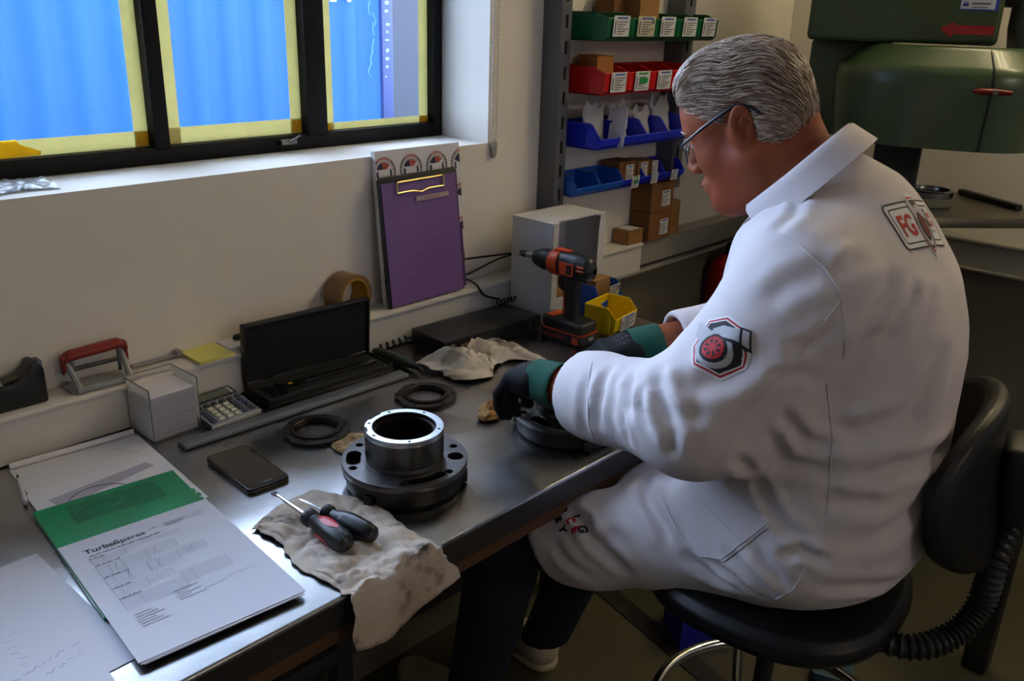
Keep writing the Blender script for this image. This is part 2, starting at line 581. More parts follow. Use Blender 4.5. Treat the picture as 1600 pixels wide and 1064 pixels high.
# ------------------------------------------------------------------ turbo bearing housings
M_iron = mat('machined_iron', (96, 94, 92), .36, 1.0, var=.12, scale=30, bump=.05, bscale=160, rvar=.08)
M_irondk = mat('cast_iron_dark', (58, 55, 52), .45, 1.0, var=.15, scale=30, rvar=.1)
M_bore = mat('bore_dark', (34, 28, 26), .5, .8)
def make_housing(name, label, x, y, rz):
    t = thing(name, label, 'machine part', (x, y, BZ), rz, 'machined bearing housings on the bench')
    R = .100
    outer = circ(0, 0, R, 72)
    holes = [circ(0, 0, .050, 40)]
    for a in (-8, 48, 118, 172, 238, 292):
        holes.append(circ(.086 * math.cos(math.radians(a)), .086 * math.sin(math.radians(a)), .0062, 14))
    def slot(a0, a1, r0, r1, n=14):
        a0, a1 = math.radians(a0), math.radians(a1)
        o = [(r1 * math.cos(a0 + (a1 - a0) * i / n), r1 * math.sin(a0 + (a1 - a0) * i / n)) for i in range(n + 1)]
        e = a1
        rm, hr = (r0 + r1) / 2, (r1 - r0) / 2
        for i in range(1, 6):
            b = PI * i / 6
            o.append((rm * math.cos(e) + hr * math.cos(e + b), rm * math.sin(e) + hr * math.sin(e + b)))
        o += [(r0 * math.cos(a1 - (a1 - a0) * i / n), r0 * math.sin(a1 - (a1 - a0) * i / n)) for i in range(n + 1)]
        for i in range(1, 6):
            b = PI + PI * i / 6
            o.append((rm * math.cos(a0) + hr * math.cos(a0 + b), rm * math.sin(a0) + hr * math.sin(a0 + b)))
        return o
    holes.append(slot(252 , 286 - 2, .069, .091) if False else slot(246, 282, .071, .089))
    holes.append(circ(.081 * math.cos(math.radians(-32)) , .081 * math.sin(math.radians(-32)), .0125, 22))
    holes.append(slot(140, 158, .070, .092))
    holes.append(slot(60, 100, .071, .089))
    fl = plate(outer, holes, .011, .0008)
    obj('flange', MB().add([(v[0], v[1], v[2] + .034) for v in fl.v], fl.f), M_iron, t, 30)
    low = MB().lathe([(.052, .000), (.088, .000), (.0935, .006), (.0935, .0225), (.0985, .0255), (.0985, .0345), (.089, .0345), (.089, .030), (.070, .030), (.070, .0345), (.052, .0345)], 72)
    obj('lower_body', low, M_irondk, t, 30)
    bar = MB().lathe([(.0475, .034), (.0615, .034), (.0615, .048), (.0605, .050), (.0605, .0525), (.0625, .0545), (.0625, .0905), (.0475, .0905)], 72)
    obj('barrel', bar, M_iron, t, 30)
    rim_o = []
    for i in range(96):
        a = math.radians(i * 3.75)
        d = math.degrees(a)
        r = .0625
        if 100 < d < 126 or 150 < d < 166:
            r = .0585
        rim_o.append((r * math.cos(a), r * math.sin(a)))
    rp = plate(rim_o, [circ(0, 0, .0505, 48)] + [circ(.0565 * math.cos(math.radians(a)), .0565 * math.sin(math.radians(a)), .0026, 10) for a in (25, 85, 138, 185, 248, 315)], .0095, .0005)
    obj('bolt_rim', MB().add([(v[0], v[1], v[2] + .0905) for v in rp.v], rp.f), mat('bright_iron', (176, 180, 184), .30, 1.0, var=.06, scale=40), t, 30)
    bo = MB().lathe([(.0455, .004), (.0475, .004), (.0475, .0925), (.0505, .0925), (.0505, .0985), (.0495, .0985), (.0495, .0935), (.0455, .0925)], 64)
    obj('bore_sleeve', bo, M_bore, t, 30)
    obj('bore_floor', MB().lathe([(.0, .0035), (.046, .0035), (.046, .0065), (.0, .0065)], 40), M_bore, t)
    for k in range(3):
        a = math.radians(205 + 120 * k)
        obj('boss', MB().box((-.006, -.008, .004), (.006, .008, .0225), .002, 2, T(.0945 * math.cos(a), .0945 * math.sin(a), 0, a)), M_irondk, t)
    return t
h1 = make_housing('bearing_housing', 'dark machined bearing housing standing clear behind the two screwdrivers', .82, .983, math.radians(-10))
h2 = make_housing('bearing_housing', "bearing housing under the man's gloved left hand", 1.160, .926, math.radians(35))

# ------------------------------------------------------------------ thin seal rings
def make_ring(label, x, y, rz):
    t = thing('seal_ring', label, 'machine part', (x, y, BZ), rz, 'thin dark seal rings lying flat on the bench')
    out = []
    for i in range(96):
        d = i * 3.75
        r = .0605
        if 96 < d < 122 or 150 < d < 170:
            r = .0565
        out.append((r * math.cos(math.radians(d)), r * math.sin(math.radians(d))))
    hs = [circ(0, 0, .043, 48)] + [circ(.0535 * math.cos(math.radians(a)), .0535 * math.sin(math.radians(a)), .0026, 10) for a in (20, 70, 138, 200, 262, 318)]
    obj('ring_plate', plate(out, hs, .0075, .0006), mat('ring_steel', (74, 71, 68), .42, 1.0, var=.12, scale=30), t, 30)
    obj('inner_lip', MB().lathe([(.0375, .0015), (.0445, .0015), (.0445, .0105), (.0425, .0115), (.0385, .0115), (.0375, .0105)], 56), mat('ring_lip', (62, 54, 49), .4, 1.0, var=.1, scale=40), t, 30)
    return t
make_ring('thin dark seal ring between the phone and the housing', .820, 1.228, .3)
make_ring('thin dark seal ring nearest the white crumpled rag', 1.063, 1.208, .1)
pad = thing('round_pad', 'small stained round pad tucked behind the bearing housing', 'pad', (.842, 1.142, BZ))
pm = MB().lathe([(0, .004), (.026, .0045), (.038, .0040), (.041, .0030), (.041, .0012), (0, .0012)], 40, close=False)
obj('pad_face', pm, mat('crusty_pad', (192, 172, 138), .9, col2=(110, 76, 34), scale=60, bump=.6, bscale=90), pad)
obj('pad_rim', MB().lathe([(.0405, 0), (.0425, 0), (.0425, .0028), (.0405, .0028)], 40), M_irondk, pad)

# ------------------------------------------------------------------ phone
ph = thing('smartphone', 'black smartphone lying face up on the bench', 'phone', (.6565, 1.186, BZ), math.radians(-3))
def rrect(hx, hy, r, n=6):
    o = []
    for cx, cy, a in ((hx - r, hy - r, 0), (-hx + r, hy - r, 90), (-hx + r, -hy + r, 180), (hx - r, -hy + r, 270)):
        for i in range(n + 1):
            q = math.radians(a + 90 * i / n)
            o.append((cx + r * math.cos(q), cy + r * math.sin(q)))
    return o
obj('case', MB().prism(rrect(.0365, .0745, .010), 0, .0095, r=.0018), mat('phone_case', (18, 17, 16), .35), ph)
obj('edge_band', MB().prism(rrect(.0370, .0748, .010), .0035, .0060), mat('phone_band', (104, 96, 84), .3, 1.0), ph)
obj('screen', MB().prism(rrect(.0335, .0710, .008), .0096, .0102), mat('phone_glass', (12, 12, 12), .10, coat=.5), ph)
obj('home_button', MB().prism(rrect(.0085, .003, .0029), .0103, .0106, T(0, -.066, 0)), mat('phone_button', (26, 25, 24), .4), ph)

# ------------------------------------------------------------------ steel straight-edge
se = thing('straight_edge', 'long flat steel straight edge bar in front of the calculator', 'ruler', (.862, 1.327, BZ), math.radians(-1.2))
obj('bar', MB().box((-.243, -.0155, 0), (.243, .0155, .009), .0012), mat('bar_steel', (132, 134, 138), .45, .7, var=.06, scale=20, stretch=(.2, 1, 1)), se)
obj('bevelled_edge', MB().prism([(-.243, -.0165), (.243, -.0165), (.243, -.0155), (-.243, -.0155)], .001, .003), mat('bar_steel_dark', (60, 60, 60), .4, 1.0), se)

# ------------------------------------------------------------------ caliper in its open case
M_case = mat('case_black_plastic', (16, 16, 17), .55, bump=.1, bscale=200)
M_foam = mat('case_black_foam', (10, 10, 10), .95, bump=.3, bscale=300)
cc = thing('caliper_case', 'open black plastic caliper case with its lid standing up', 'case', (.962, 1.458, BZ), math.radians(-3))
b = MB()
b.box((-.145, -.098, 0), (.145, -.004, .006), .003)
b.box((-.145, -.098, .004), (-.141, -.004, .020), .002)
b.box((.141, -.098, .004), (.145, -.004, .020), .002)
b.box((-.145, -.098, .004), (.145, -.094, .020), .002)
b.box((-.145, -.008, .004), (.145, -.004, .020), .002)
obj('base_tray', b, M_case, cc)
obj('foam', MB().box((-.1405, -.0935, .0062), (.1405, -.0085, .0155), .001), M_foam, cc)
lidM = T(0, -.003, .020, 0, math.radians(4))
b = MB()
b.box((-.145, .002, 0), (.145, .007, .124), .003, 2, lidM)
b.box((-.145, -.010, 0), (-.140, .004, .124), .002, 2, lidM)
b.box((.140, -.010, 0), (.145, .004, .124), .002, 2, lidM)
b.box((-.145, -.010, .119), (.145, .004, .124), .002, 2, lidM)
obj('lid', b, M_case, cc)
obj('lid_foam', MB().box((-.139, -.006, .003), (.139, .0015, .118), .001, 1, lidM), M_foam, cc)
for s in (-.09, .09):
    obj('hinge', MB().cyl((s - .012, -.001, .020), (s + .012, -.001, .020), .0032, 10), M_case, cc)
obj('catch', MB().box((-.1465, -.007, .070), (-.1445, -.001, .084), .0008, 1, lidM), mat('catch_grey', (120, 120, 112), .5), cc)
cal = thing('vernier_caliper', 'grey steel vernier caliper lying in the open black case', 'caliper', (.960, 1.400, BZ + .0157), math.radians(-3.5))
M_cal = mat('caliper_steel', (104, 102, 98), .35, 1.0)
obj('beam', MB().box((-.105, -.006, .001), (.125, .006, .0045), .0006), M_cal, cal)
j = MB()
j.prism([(-.122, .016), (-.105, .006), (-.105, -.006), (-.118, -.034), (-.125, -.036), (-.122, -.006), (-.128, .018)], 0, .004)
obj('fixed_jaw', j, M_cal, cal)
j = MB()
j.prism([(-.100, .018), (-.094, .016), (-.092, .008), (-.045, .008), (-.045, -.009), (-.092, -.009), (-.100, -.036), (-.107, -.034), (-.103, -.006)], .0005, .0052)
obj('sliding_jaw', j, mat('caliper_dark', (44, 43, 42), .4, .8), cal)
obj('badge_dot', MB().box((-.080, -.002, .0053), (-.070, .003, .0057)), mat('caliper_badge', (190, 150, 30), .5), cal)
obj('thumb_wheel', MB().cyl((-.060, -.011, .002), (-.060, -.011, .0058), .005, 14), M_cal, cal)

# ------------------------------------------------------------------ engraver pen, its coiled lead and its power box
M_gren = mat('engraver_green', (40, 54, 34), .4)
pen = thing('engraving_pen', 'dark green engraving pen lying beside the open caliper case', 'engraver', (1.1345, 1.378, BZ + .0115), math.radians(-87))
pm = MB().rod((-.068, 0, 0), (.050, 0, 0), [(0, .006), (.02, .0098), (.1, .011), (.55, .0115), (.85, .0100), (.97, .0078), (1, .0065)], 18)
obj('barrel', pm, M_gren, pen)
obj('collar', MB().rod((.0505, 0, 0), (.066, 0, 0), [(0, .0068), (.6, .006), (1, .004)], 16), mat('collar_black', (14, 14, 14), .4), pen)
obj('tip', MB().rod((.0665, 0, 0), (.079, 0, -.003), [(0, .0022), (.6, .0018), (1, .0005)], 8), M_cal, pen)
obj('rear_cap', MB().rod((-.078, 0, 0), (-.0685, 0, 0), [(0, .004), (.4, .0062), (1, .0062)], 14), mat('collar_black', (14, 14, 14), .4), pen)
M_cable = mat('black_cable', (13, 13, 13), .45)
def coil(P0, P1, turns, r, rw, lead=.12, up=Vector((0, 0, 1))):
    A, B = Vector(P0), Vector(P1)
    d = (B - A)
    t = d.normalized()
    s = t.cross(up).normalized()
    u = s.cross(t)
    n = int(turns * 12)
    pts = [A]
    for i in range(n + 1):
        q = i / n
        a = 2 * PI * turns * q
        pts.append(A + d * (lead + (1 - 2 * lead) * q) + (s * math.cos(a) + u * math.sin(a)) * r)
    pts.append(B)
    return MB().tube(pts, rw, 6)
bx = thing('power_unit', 'flat black power unit box pushed against the wall ledge', 'box', (1.385, 1.389, BZ), math.radians(-2.5))
pbm = MB()
pbm.prism([(-.152, -.060), (.150, -.060), (.146, .062), (-.148, .062)], .004, .037, r=.004)
pbm.box((-.150, -.058, 0), (.148, .06, .006), .002)
obj('casing', pbm, mat('unit_black', (20, 20, 21), .42, bump=.06, bscale=250), bx)
v, f = word_bars([7], .0075)
obj('lettering', MB().add(v, f, T(.100, -.035, .0375, math.radians(4))), mat('print_grey', (96, 96, 96), .6), bx, None)
obj('front_label', MB().box((-.105, -.0612, .014), (-.080, -.0600, .022)), mat('label_bronze', (120, 100, 66), .5), bx)
obj('socket', MB().cyl((.112, -.0600, .018), (.112, -.0645, .018), .006, 14), mat('socket_grey', (60, 60, 60), .4), bx)
cab = tag(obj('coiled_cable', coil((1.130, 1.450, BZ + .014), (1.232, 1.448, BZ + .018), 4.5, .0075, .0022), M_cable),
          'short coiled black lead from the engraving pen to the power unit', 'cable')
cab = tag(obj('power_cable', MB().tube(hermite([(1.43, 1.500, 1.012), (1.45, 1.466, .998), (1.47, 1.456, .968), (1.515, 1.448, .949)], 8), .0028, 8), M_cable),
          'black cable dropping off the ledge behind the clipboard to the power unit', 'cable')
obj('coiled_lead', coil((1.50, 1.442, .944), (1.565, 1.436, .944), 5.5, .0055, .0018, .02), M_cable, cab)
tag(obj('wall_cable', MB().tube(hermite([(1.425, 1.514, 1.050), (1.50, 1.518, 1.042), (1.57, 1.515, 1.037), (1.62, 1.510, 1.034)], 8), .0026, 8), M_cable),
    'upper black cable running across the wall to the white box', 'cable')
tag(obj('wall_cable', MB().tube(hermite([(1.425, 1.520, 1.000), (1.49, 1.519, 1.006), (1.57, 1.512, 1.026), (1.62, 1.500, 1.034)], 8), .0023, 8), M_cable),
    'lower black cable rising along the ledge to the white box', 'cable')

# ------------------------------------------------------------------ note cube in a clear holder
nc = thing('memo_cube', 'clear acrylic holder filled with white note paper', 'paper holder', (.6375, 1.426, BZ), math.radians(2))
M_acr = clear_mat('clear_acrylic', (248, 249, 250), .03, .96, 1.3)
M_acre = mat('acrylic_edge', (88, 94, 96), .2, spec=.6)
s_, hh = .0445, .098
c = MB()
for a, b in (((-s_, -s_, .001), (s_, -s_ + .002, .082)), ((-s_, s_ - .002, .001), (s_, s_, hh)), ((-s_, -s_, .001), (-s_ + .002, s_, hh)), ((s_ - .002, -s_, .001), (s_, s_, hh)), ((-s_, -s_, .0002), (s_, s_, .002))):
    c.box(a, b)
obj('acrylic_box', c, M_acr, nc, None)
c = MB()
for x in (-s_, s_):
    c.tube([(x, -s_, .083), (x, -s_, .098), (x, s_, .098)], .0009, 5)
    c.tube([(x, -s_, .001), (x, -s_, .083)], .0007, 5)
c.tube([(-s_, s_, .098), (s_, s_, .098)], .0009, 5)
c.tube([(-s_, -s_, .001), (s_, -s_, .001)], .0009, 5)
c.tube([(-s_, -s_, .001), (-s_, s_, .001)], .0009, 5)
obj('edge_line', c, M_acre, nc)
M_paper = mat('white_paper', (226, 224, 228), .8, var=.015, scale=6)
M_note = mat('memo_paper', (228, 220, 218), .85, var=.03, scale=60, stretch=(.05, .05, 3))
st = MB()
z = .0025
for k in range(9):
    h = random.uniform(.008, .0095)
    o1, o2 = random.uniform(-.0007, .0007), random.uniform(-.0007, .0007)
    st.box((-.0405 + o1, -.0405 + o2, z), (.0405 + o1, .0405 + o2, z + h - .0004))
    z += h
obj('paper_stack', st, M_note, nc)

# ------------------------------------------------------------------ calculator
ca = thing('calculator', 'grey desk calculator leaning on a raised back, beside the memo cube', 'calculator', (.738, 1.356, BZ), math.radians(4), rot=(math.radians(11), 0, math.radians(4)))
obj('body', MB().prism([(-.052, 0), (.052, 0), (.0525, .100), (.050, .104), (-.050, .104), (-.0525, .100)], .001, .011, r=.0015), mat('calc_dark', (46, 50, 58), .45), ca)
obj('front_panel', MB().box((-.0505, .001, .0112), (.0505, .070, .0122), .0004), mat('calc_silver', (150, 152, 152), .4, .3), ca)
obj('front_lip', MB().box((-.052, -.0012, .003), (.052, .0008, .0118), .0006), mat('calc_lip', (196, 196, 192), .4), ca)
obj('display', MB().box((-.046, .078, .0112), (.040, .098, .0120)), mat('calc_lcd', (88, 96, 78), .25), ca)
obj('display_bezel', MB().box((.041, .078, .0112), (.0455, .098, .0121)), mat('calc_lip', (196, 196, 192), .4), ca)
obj('solar_cell', MB().box((.006, .0705, .0112), (.038, .0765, .0119)), mat('calc_solar', (62, 34, 26), .3), ca)
M_kw, M_kb, M_kd = mat('key_white', (206, 204, 186), .5), mat('key_blue', (58, 70, 92), .5), mat('key_dark', (34, 36, 42), .5)
km = MB().box((-.0056, -.0042, 0), (.0056, .0042, .0042), .0012, 1).mesh('key', 35)
for r in range(5):
    for q in range(6):
        kx, ky = -.0405 + q * .0162, .010 + r * .0122
        m = M_kw if (1 <= q <= 3 and r <= 3) else (M_kd if r == 4 else M_kb)
        k = bpy.data.objects.new('key', km.copy())
        k.data.materials.append(m)
        COL.objects.link(k)
        k.parent = ca
        k.location = (kx, ky, .0122)
for s in (-.04, .04):
    obj('foot', MB().box((s - .006, .092, -.0165), (s + .006, .102, .0012), .001), mat('calc_dark', (46, 50, 58), .45), ca)

# ------------------------------------------------------------------ screwdrivers
M_blk = mat('handle_black', (20, 20, 22), .32)
M_red = mat('handle_red', (186, 22, 20), .32)
M_chr = mat('chrome', (200, 200, 200), .12, 1.0)
def screwdriver(label, tip, end, rb, rh, lh, flat, red_first):
    A, B = Vector(tip), Vector(end)
    d = (B - A)
    Ln = d.length
    q = d.to_track_quat('X', 'Z')
    t = thing('screwdriver', label, 'screwdriver', A, group='screwdrivers on the stained cloth', rot=q.to_euler())
    x0 = Ln - lh
    if flat:
        obj('shaft', MB().rod((.012, 0, 0), (x0 + .004, 0, 0), [(0, rb), (1, rb)], 12), M_chr, t)
        obj('blade', MB().prism([(0, -.0045), (.004, -.0048), (.013, -rb), (.013, rb), (.004, .0048), (0, .0045)], -.0009, .0009), mat('blade_dark', (60, 60, 62), .4, .9), t)
    else:
        obj('shaft', MB().rod((0, 0, 0), (x0 + .004, 0, 0), [(0, .0005), (.12, rb * .8), (.2, rb), (1, rb)], 10), M_chr, t)
    prof = [(0, .60 * rh), (.02, .80 * rh), (.12, .80 * rh), (.17, .62 * rh), (.24, .70 * rh), (.40, .98 * rh), (.62, 1.0 * rh), (.82, .96 * rh), (.94, .80 * rh), (.985, .5 * rh), (1, .1 * rh)]
    obj('handle', MB().rod((x0, 0, 0), (Ln, 0, 0), prof, 24), M_blk, t)
    for s in (0, 1, 2):
        a = s * 2 * PI / 3 + (PI / 2 if red_first else PI / 2 + .75)
        g = MB()
        def fn(u, v, a=a):
            xx = x0 + lh * (.30 + .44 * u)
            w = math.sin(PI * min(max(u, .02), .98)) ** .6 * .5
            ang = a + (v - .5) * 2 * w
            q = .30 + .44 * u
            rr = np.interp(q, [p[0] for p in prof], [p[1] for p in prof]) + .0007
            return (xx, rr * math.cos(ang), rr * math.sin(ang))
        g.grid(fn, 12, 6)
        obj('grip_inlay', g, M_red if (red_first or s == 2) else M_blk, t, 60)
    return t
screwdriver('larger screwdriver with a red and black handle and bent flat tip', (.624, 1.056, .928), (.6235, .868, .9245), .0030, .0165, .100, True, True)
screwdriver('slimmer black handled screwdriver with a pointed shaft, beside the red one', (.639, 1.012, .930), (.664, .861, .9235), .0022, .0150, .100, False, False)

# ------------------------------------------------------------------ rags
def nz3(x, y, z=0.0):
    from mathutils import noise
    return noise.noise(Vector((x, y, z)))
M_rag = mat('stained_cotton', (212, 198, 182), .95, col2=(178, 160, 140), scale=14, bump=.35, bscale=500, detail=8)
def stain(m):
    nt = m.node_tree
    b = nt.nodes['Principled BSDF']
    src = b.inputs['Base Color'].links[0].from_socket
    tc = nt.nodes.new('ShaderNodeTexCoord')
    n = nt.nodes.new('ShaderNodeTexNoise')
    n.inputs['Scale'].default_value = 22
    n.inputs['Detail'].default_value = 6
    nt.links.new(tc.outputs['Object'], n.inputs['Vector'])
    r = nt.nodes.new('ShaderNodeValToRGB')
    r.color_ramp.elements[0].position, r.color_ramp.elements[1].position = .56, .70
    nt.links.new(n.outputs['Fac'], r.inputs['Fac'])
    mx = nt.nodes.new('ShaderNodeMix')
    mx.data_type = 'RGBA'
    mx.inputs[7].default_value = (*lin((66, 60, 54)), 1)
    nt.links.new(r.outputs['Color'], mx.inputs[0])
    nt.links.new(src, mx.inputs[6])
    nt.links.new(mx.outputs[2], b.inputs['Base Color'])
stain(M_rag)
LE = [(.566, 1.024), (.575, .960), (.560, .900), (.569, .834), (.571, .800)]
RE = [(.691, 1.058), (.724, 1.000), (.739, .945), (.727, .863), (.729, .800)]
LEh, REh = hermite([(*p, 0) for p in LE], 10), hermite([(*p, 0) for p in RE], 10)
def rag1(u, v):
    k = len(LEh) - 1
    vt = min(v / .76, 1.0)
    i = min(int(vt * k), k - 1)
    f = vt * k - i
    a = LEh[i].lerp(LEh[i + 1], f)
    b = REh[i].lerp(REh[i + 1], f)
    p = a.lerp(b, u)
    if v < .01:
        p.y += .010 * math.sin(u * PI)
    jag = .009 * nz3(u * 9, v * 14, 3)
    p.x += jag if u < .05 or u > .95 else 0
    wr = abs(nz3(p.x * 24, p.y * 24, .3)) * .014 + abs(nz3(p.x * 62, p.y * 54, 1.7)) * .0075 + abs(nz3(p.x * 120, p.y * 110, 4.7)) * .0028 + max(0, nz3(p.x * 13, p.y * 13, 7)) * .011
    edge = min(u, 1 - u, v * 1.2) * 5
    z = BZ + .0016 + wr * min(1, .25 + edge)
    if v > .76:
        d = (v - .76) / .24
        drop = d * (.072 + .012 * math.sin(u * 5) - .012 * u)
        ov = .010
        if d < .25:
            q = d / .25 * PI / 2
            p.y = .800 - ov * math.sin(q) * .6
            z = BZ + .0035 - ov * (1 - math.cos(q)) * .6 + wr * .3 * (1 - d * 4)
        else:
            p.y = .800 - ov * .6 - .004 * abs(nz3(p.x * 30, d * 3, 5)) - .006 * (d - .25) * (1 + .8 * math.sin(u * 9))
            z = BZ - .004 - drop * (d - .25) / .75
        p.x += .028 * d * d * u
    return (p.x, p.y, z)
r1 = MB().grid(rag1, 70, 90)
o = tag(obj('cleaning_cloth', r1, M_rag, None, 180), 'stained beige cloth hanging over the bench edge under the screwdrivers', 'cloth')
md = o.modifiers.new('thickness', 'SOLIDIFY')
md.thickness = .0012
md.offset = 1
M_rag2 = mat('crumpled_cotton', (226, 216, 198), .95, col2=(190, 172, 146), scale=11, bump=.35, bscale=500, detail=7)
stain(M_rag2)
def rag2(u, v):
    x = 1.155 + .225 * u
    y = 1.245 - .028 * math.sin(u * 7) - .055 * u + (.105 + .02 * math.sin(u * 5 + 1)) * (v - .12)
    e = min(u, 1 - u, v, 1 - v) * 4
    e = min(1, e)
    f = .036 * abs(math.sin(u * 10 + v * 3.0 + 1.3 * nz3(u * 3, v * 3))) + .024 * abs(nz3(u * 6, v * 5, 2)) + .012 * abs(nz3(u * 14, v * 14, 4))
    lift = .012 * math.exp(-((u - .15) / .15) ** 2)
    z = BZ + .003 + (f + lift) * (.25 + .75 * e) * (.45 + .75 * v)
    return (x + .012 * nz3(u * 5, v * 5, 9), y + .010 * nz3(u * 6, v * 4, 12), z)
o = tag(obj('cleaning_cloth', MB().grid(rag2, 80, 44), M_rag2, None, 180), 'crumpled off white rag lying by the power unit', 'cloth')
md = o.modifiers.new('thickness', 'SOLIDIFY')
md.thickness = .0012
def rag3(u, v):
    a = u * 2 * PI
    r = .030 * (1 - .2 * math.sin(3 * a) + .25 * nz3(math.cos(a) * 2, math.sin(a) * 2, v * 3))
    zz = .034 * v * (1 + .5 * nz3(math.cos(a) * 2, math.sin(a) * 2, 5)) + .005 * nz3(u * 8, v * 8, 3)
    r *= math.cos(v * 1.56) * (1 + .35 * nz3(u * 5, v * 4, 8))
    return (1.098 + r * 1.0 * math.cos(a), 1.062 + r * .8 * math.sin(a), BZ + .003 + max(zz, 0) * .8)
o = tag(obj('cleaning_cloth', MB().grid(rag3, 40, 20), mat('tan_cotton', (206, 166, 112), .95, col2=(176, 132, 82), scale=25, bump=.4, bscale=300)), "small tan cloth scrap pinched under the man's left glove", 'cloth')
# ------------------------------------------------------------------ papers at the left end of the bench
def stuff_obj(*a):
    o = obj(*a)
    o['kind'] = 'stuff'          # print too fine to pick apart
    return o
M_ink = mat('print_black', (52, 52, 58), .8)
M_inkg = mat('print_mid_grey', (150, 150, 160), .8)
M_blueink = mat('pen_blue', (86, 92, 150), .8)
M_form = mat('form_paper', (206, 206, 214), .8, var=.012, scale=5)
def quadM(p00, p10, p01, z):
    """frame of a flat sheet: origin its top-left corner, x along its top edge, y down its left side"""
    a, b, c = Vector((*p00, z)), Vector((*p10, z)), Vector((*p01, z))
    y = (c - a).normalized()
    x1 = (b - a).normalized()
    x2 = (x1 - y * x1.dot(y)).normalized()
    x = (x1 * .25 + x2 * .75).normalized()
    y = (y - x * y.dot(x)).normalized()
    zz = x.cross(y)
    M = Matrix((x, y, zz)).transposed().to_4x4()
    M.translation = a
    return M, (b - a).length, (c - a).length
def line_mb(mb, x0, y0, x1, y1, w, z):
    d = Vector((x1 - x0, y1 - y0, 0))
    n = Vector((-d.y, d.x, 0)).normalized() * w / 2
    a, b = Vector((x0, y0, z)), Vector((x1, y1, z))
    mb.add([a - n, b - n, b + n, a + n], [(0, 1, 2, 3)])
def scribble(mb, x, y, n, step, amp, w, z, rnd, slope=0.0):
    """a run of handwriting: a thin wandering line"""
    px, py = x, y
    for k in range(n):
        nx = x + (k + 1) * step
        ny = y + slope * (k + 1) * step + rnd.uniform(-amp, amp)
        if rnd.random() > .22:
            line_mb(mb, px, py, nx, ny, w, z)
        px, py = nx, ny
def sheet_mb(w, h, t, curl=0.0, n=8, sx=1):
    def top(u, v, dz):
        return (u * w, v * h, -dz - (0 if curl == 0 else curl * max(0, u - .6) ** 2 * 6 * v))
    g = MB()
    g.grid(lambda u, v: top(u, v, 0), n, n)
    g.grid(lambda u, v: top(u, v, -t), n, n)
    return g
# sheet frames have z pointing down (x right, y towards the viewer): thickness grows upwards with -z
fm, fw_, fh_ = quadM((.350, 1.151), (.546, 1.144), (.321, .856), BZ + .0105)
fo = thing('printed_form', 'white printed inspection form on top of the green folder', 'paper', (0, 0, 0))
fo.matrix_world = fm
FW, FH = .205, .297
for k in range(4):
    q = T(.0012 * k * (-1) ** k, -.0014 * k, .0022 - .0006 * k, math.radians((0, .4, -.3, .25)[k]))
    obj('sheet', MB().box((0, 0, -.0003), (FW, FH, .0003), M=q), M_form, fo, None)
pr = MB()
prg = MB()
ZP = -.00062
flip = lambda x, y, rz=0.0: Matrix.Translation((x, y, ZP)) @ Matrix.Rotation(rz, 4, 'Z') @ Matrix.Rotation(PI, 4, 'X')
v, f = text_mb('Turbo', .0150, bold=.0002, sx=1.08)
pr.add(v, f, flip(.020, .036))
v, f = text_mb('Spares', .0150, sx=1.08)
pr.add(v, f, flip(.0600, .036))
v, f = text_mb('®', .006)
pr.add(v, f, flip(.1135, .029))
obj('title_lettering', pr, M_ink, fo, None)
pr = MB()
for k in range(3):
    line_mb(prg, .131, .026 + k * .0035, .166 - .006 * k, .026 + k * .0035, .0012, ZP)
    line_mb(prg, .172, .024 + k * .004, .186, .024 + k * .004, .0008, ZP)
v, f = word_bars([9, 9, 7, 5, 1, 10, 5], .0034)
pr.add(v, f, flip(.022, .046))
def table(x, y, w, h, rows, cols, head):
    for r in range(rows + 1):
        line_mb(prg, x, y + h * r / rows, x + w, y + h * r / rows, .0005, ZP)
    for c_ in cols + [0, 1]:
        line_mb(prg, x + w * c_, y, x + w * c_, y + h, .0005, ZP)
    if head:
        v, f = word_bars([len(w_) for w_ in head.split()], .0034)
        pr.add(v, f, flip(x, y - .0015))
rnd = random.Random(3)
table(.020, .055, .045, .012, 3, [.35], 'Job details')
table(.066, .053, .075, .004, 1, [], None)
table(.020, .075, .064, .026, 6, [.22, .5], 'Inner Bearing Bore')
table(.086, .072, .040, .020, 4, [.3], None)
table(.020, .108, .055, .022, 4, [.2, .55], 'Outer Bearing Bore')
table(.076, .104, .040, .024, 5, [.3], None)
table(.118, .100, .038, .018, 4, [.3], None)
table(.020, .138, .042, .018, 4, [.25], 'Locating Faces')
table(.064, .136, .032, .016, 3, [.4], None)
table(.020, .165, .080, .026, 6, [.3], 'Mounting Flange')
table(.102, .154, .062, .026, 6, [.2], None)
for a, b, c_, d in ((.040, .094, .046, .078), (.092, .092, .100, .074), (.045, .128, .052, .106), (.086, .124, .094, .104), (.128, .117, .142, .100)):
    line_mb(prg, a, b, c_, d, .0006, ZP)
for k in range(6):
    line_mb(prg, .022, .205 + k * .0055, .044 + .006 * (k % 3), .205 + k * .0055, .0012, ZP)
for k in range(5):
    line_mb(prg, .078, .190 + k * .0052, .096 + .014 * ((k + 1) % 2), .190 + k * .0052, .0011, ZP)
line_mb(prg, .112, .207, .142, .207, .0006, ZP)
line_mb(prg, .142, .201, .182, .201, .0006, ZP)
line_mb(prg, .182, .201, .182, .208, .0006, ZP)
line_mb(prg, .112, .207, .112, .213, .0006, ZP)
stuff_obj('printed_text', pr, mat('print_text', (88, 88, 96), .8), fo, None)
stuff_obj('form_lines', prg, M_inkg, fo, None)
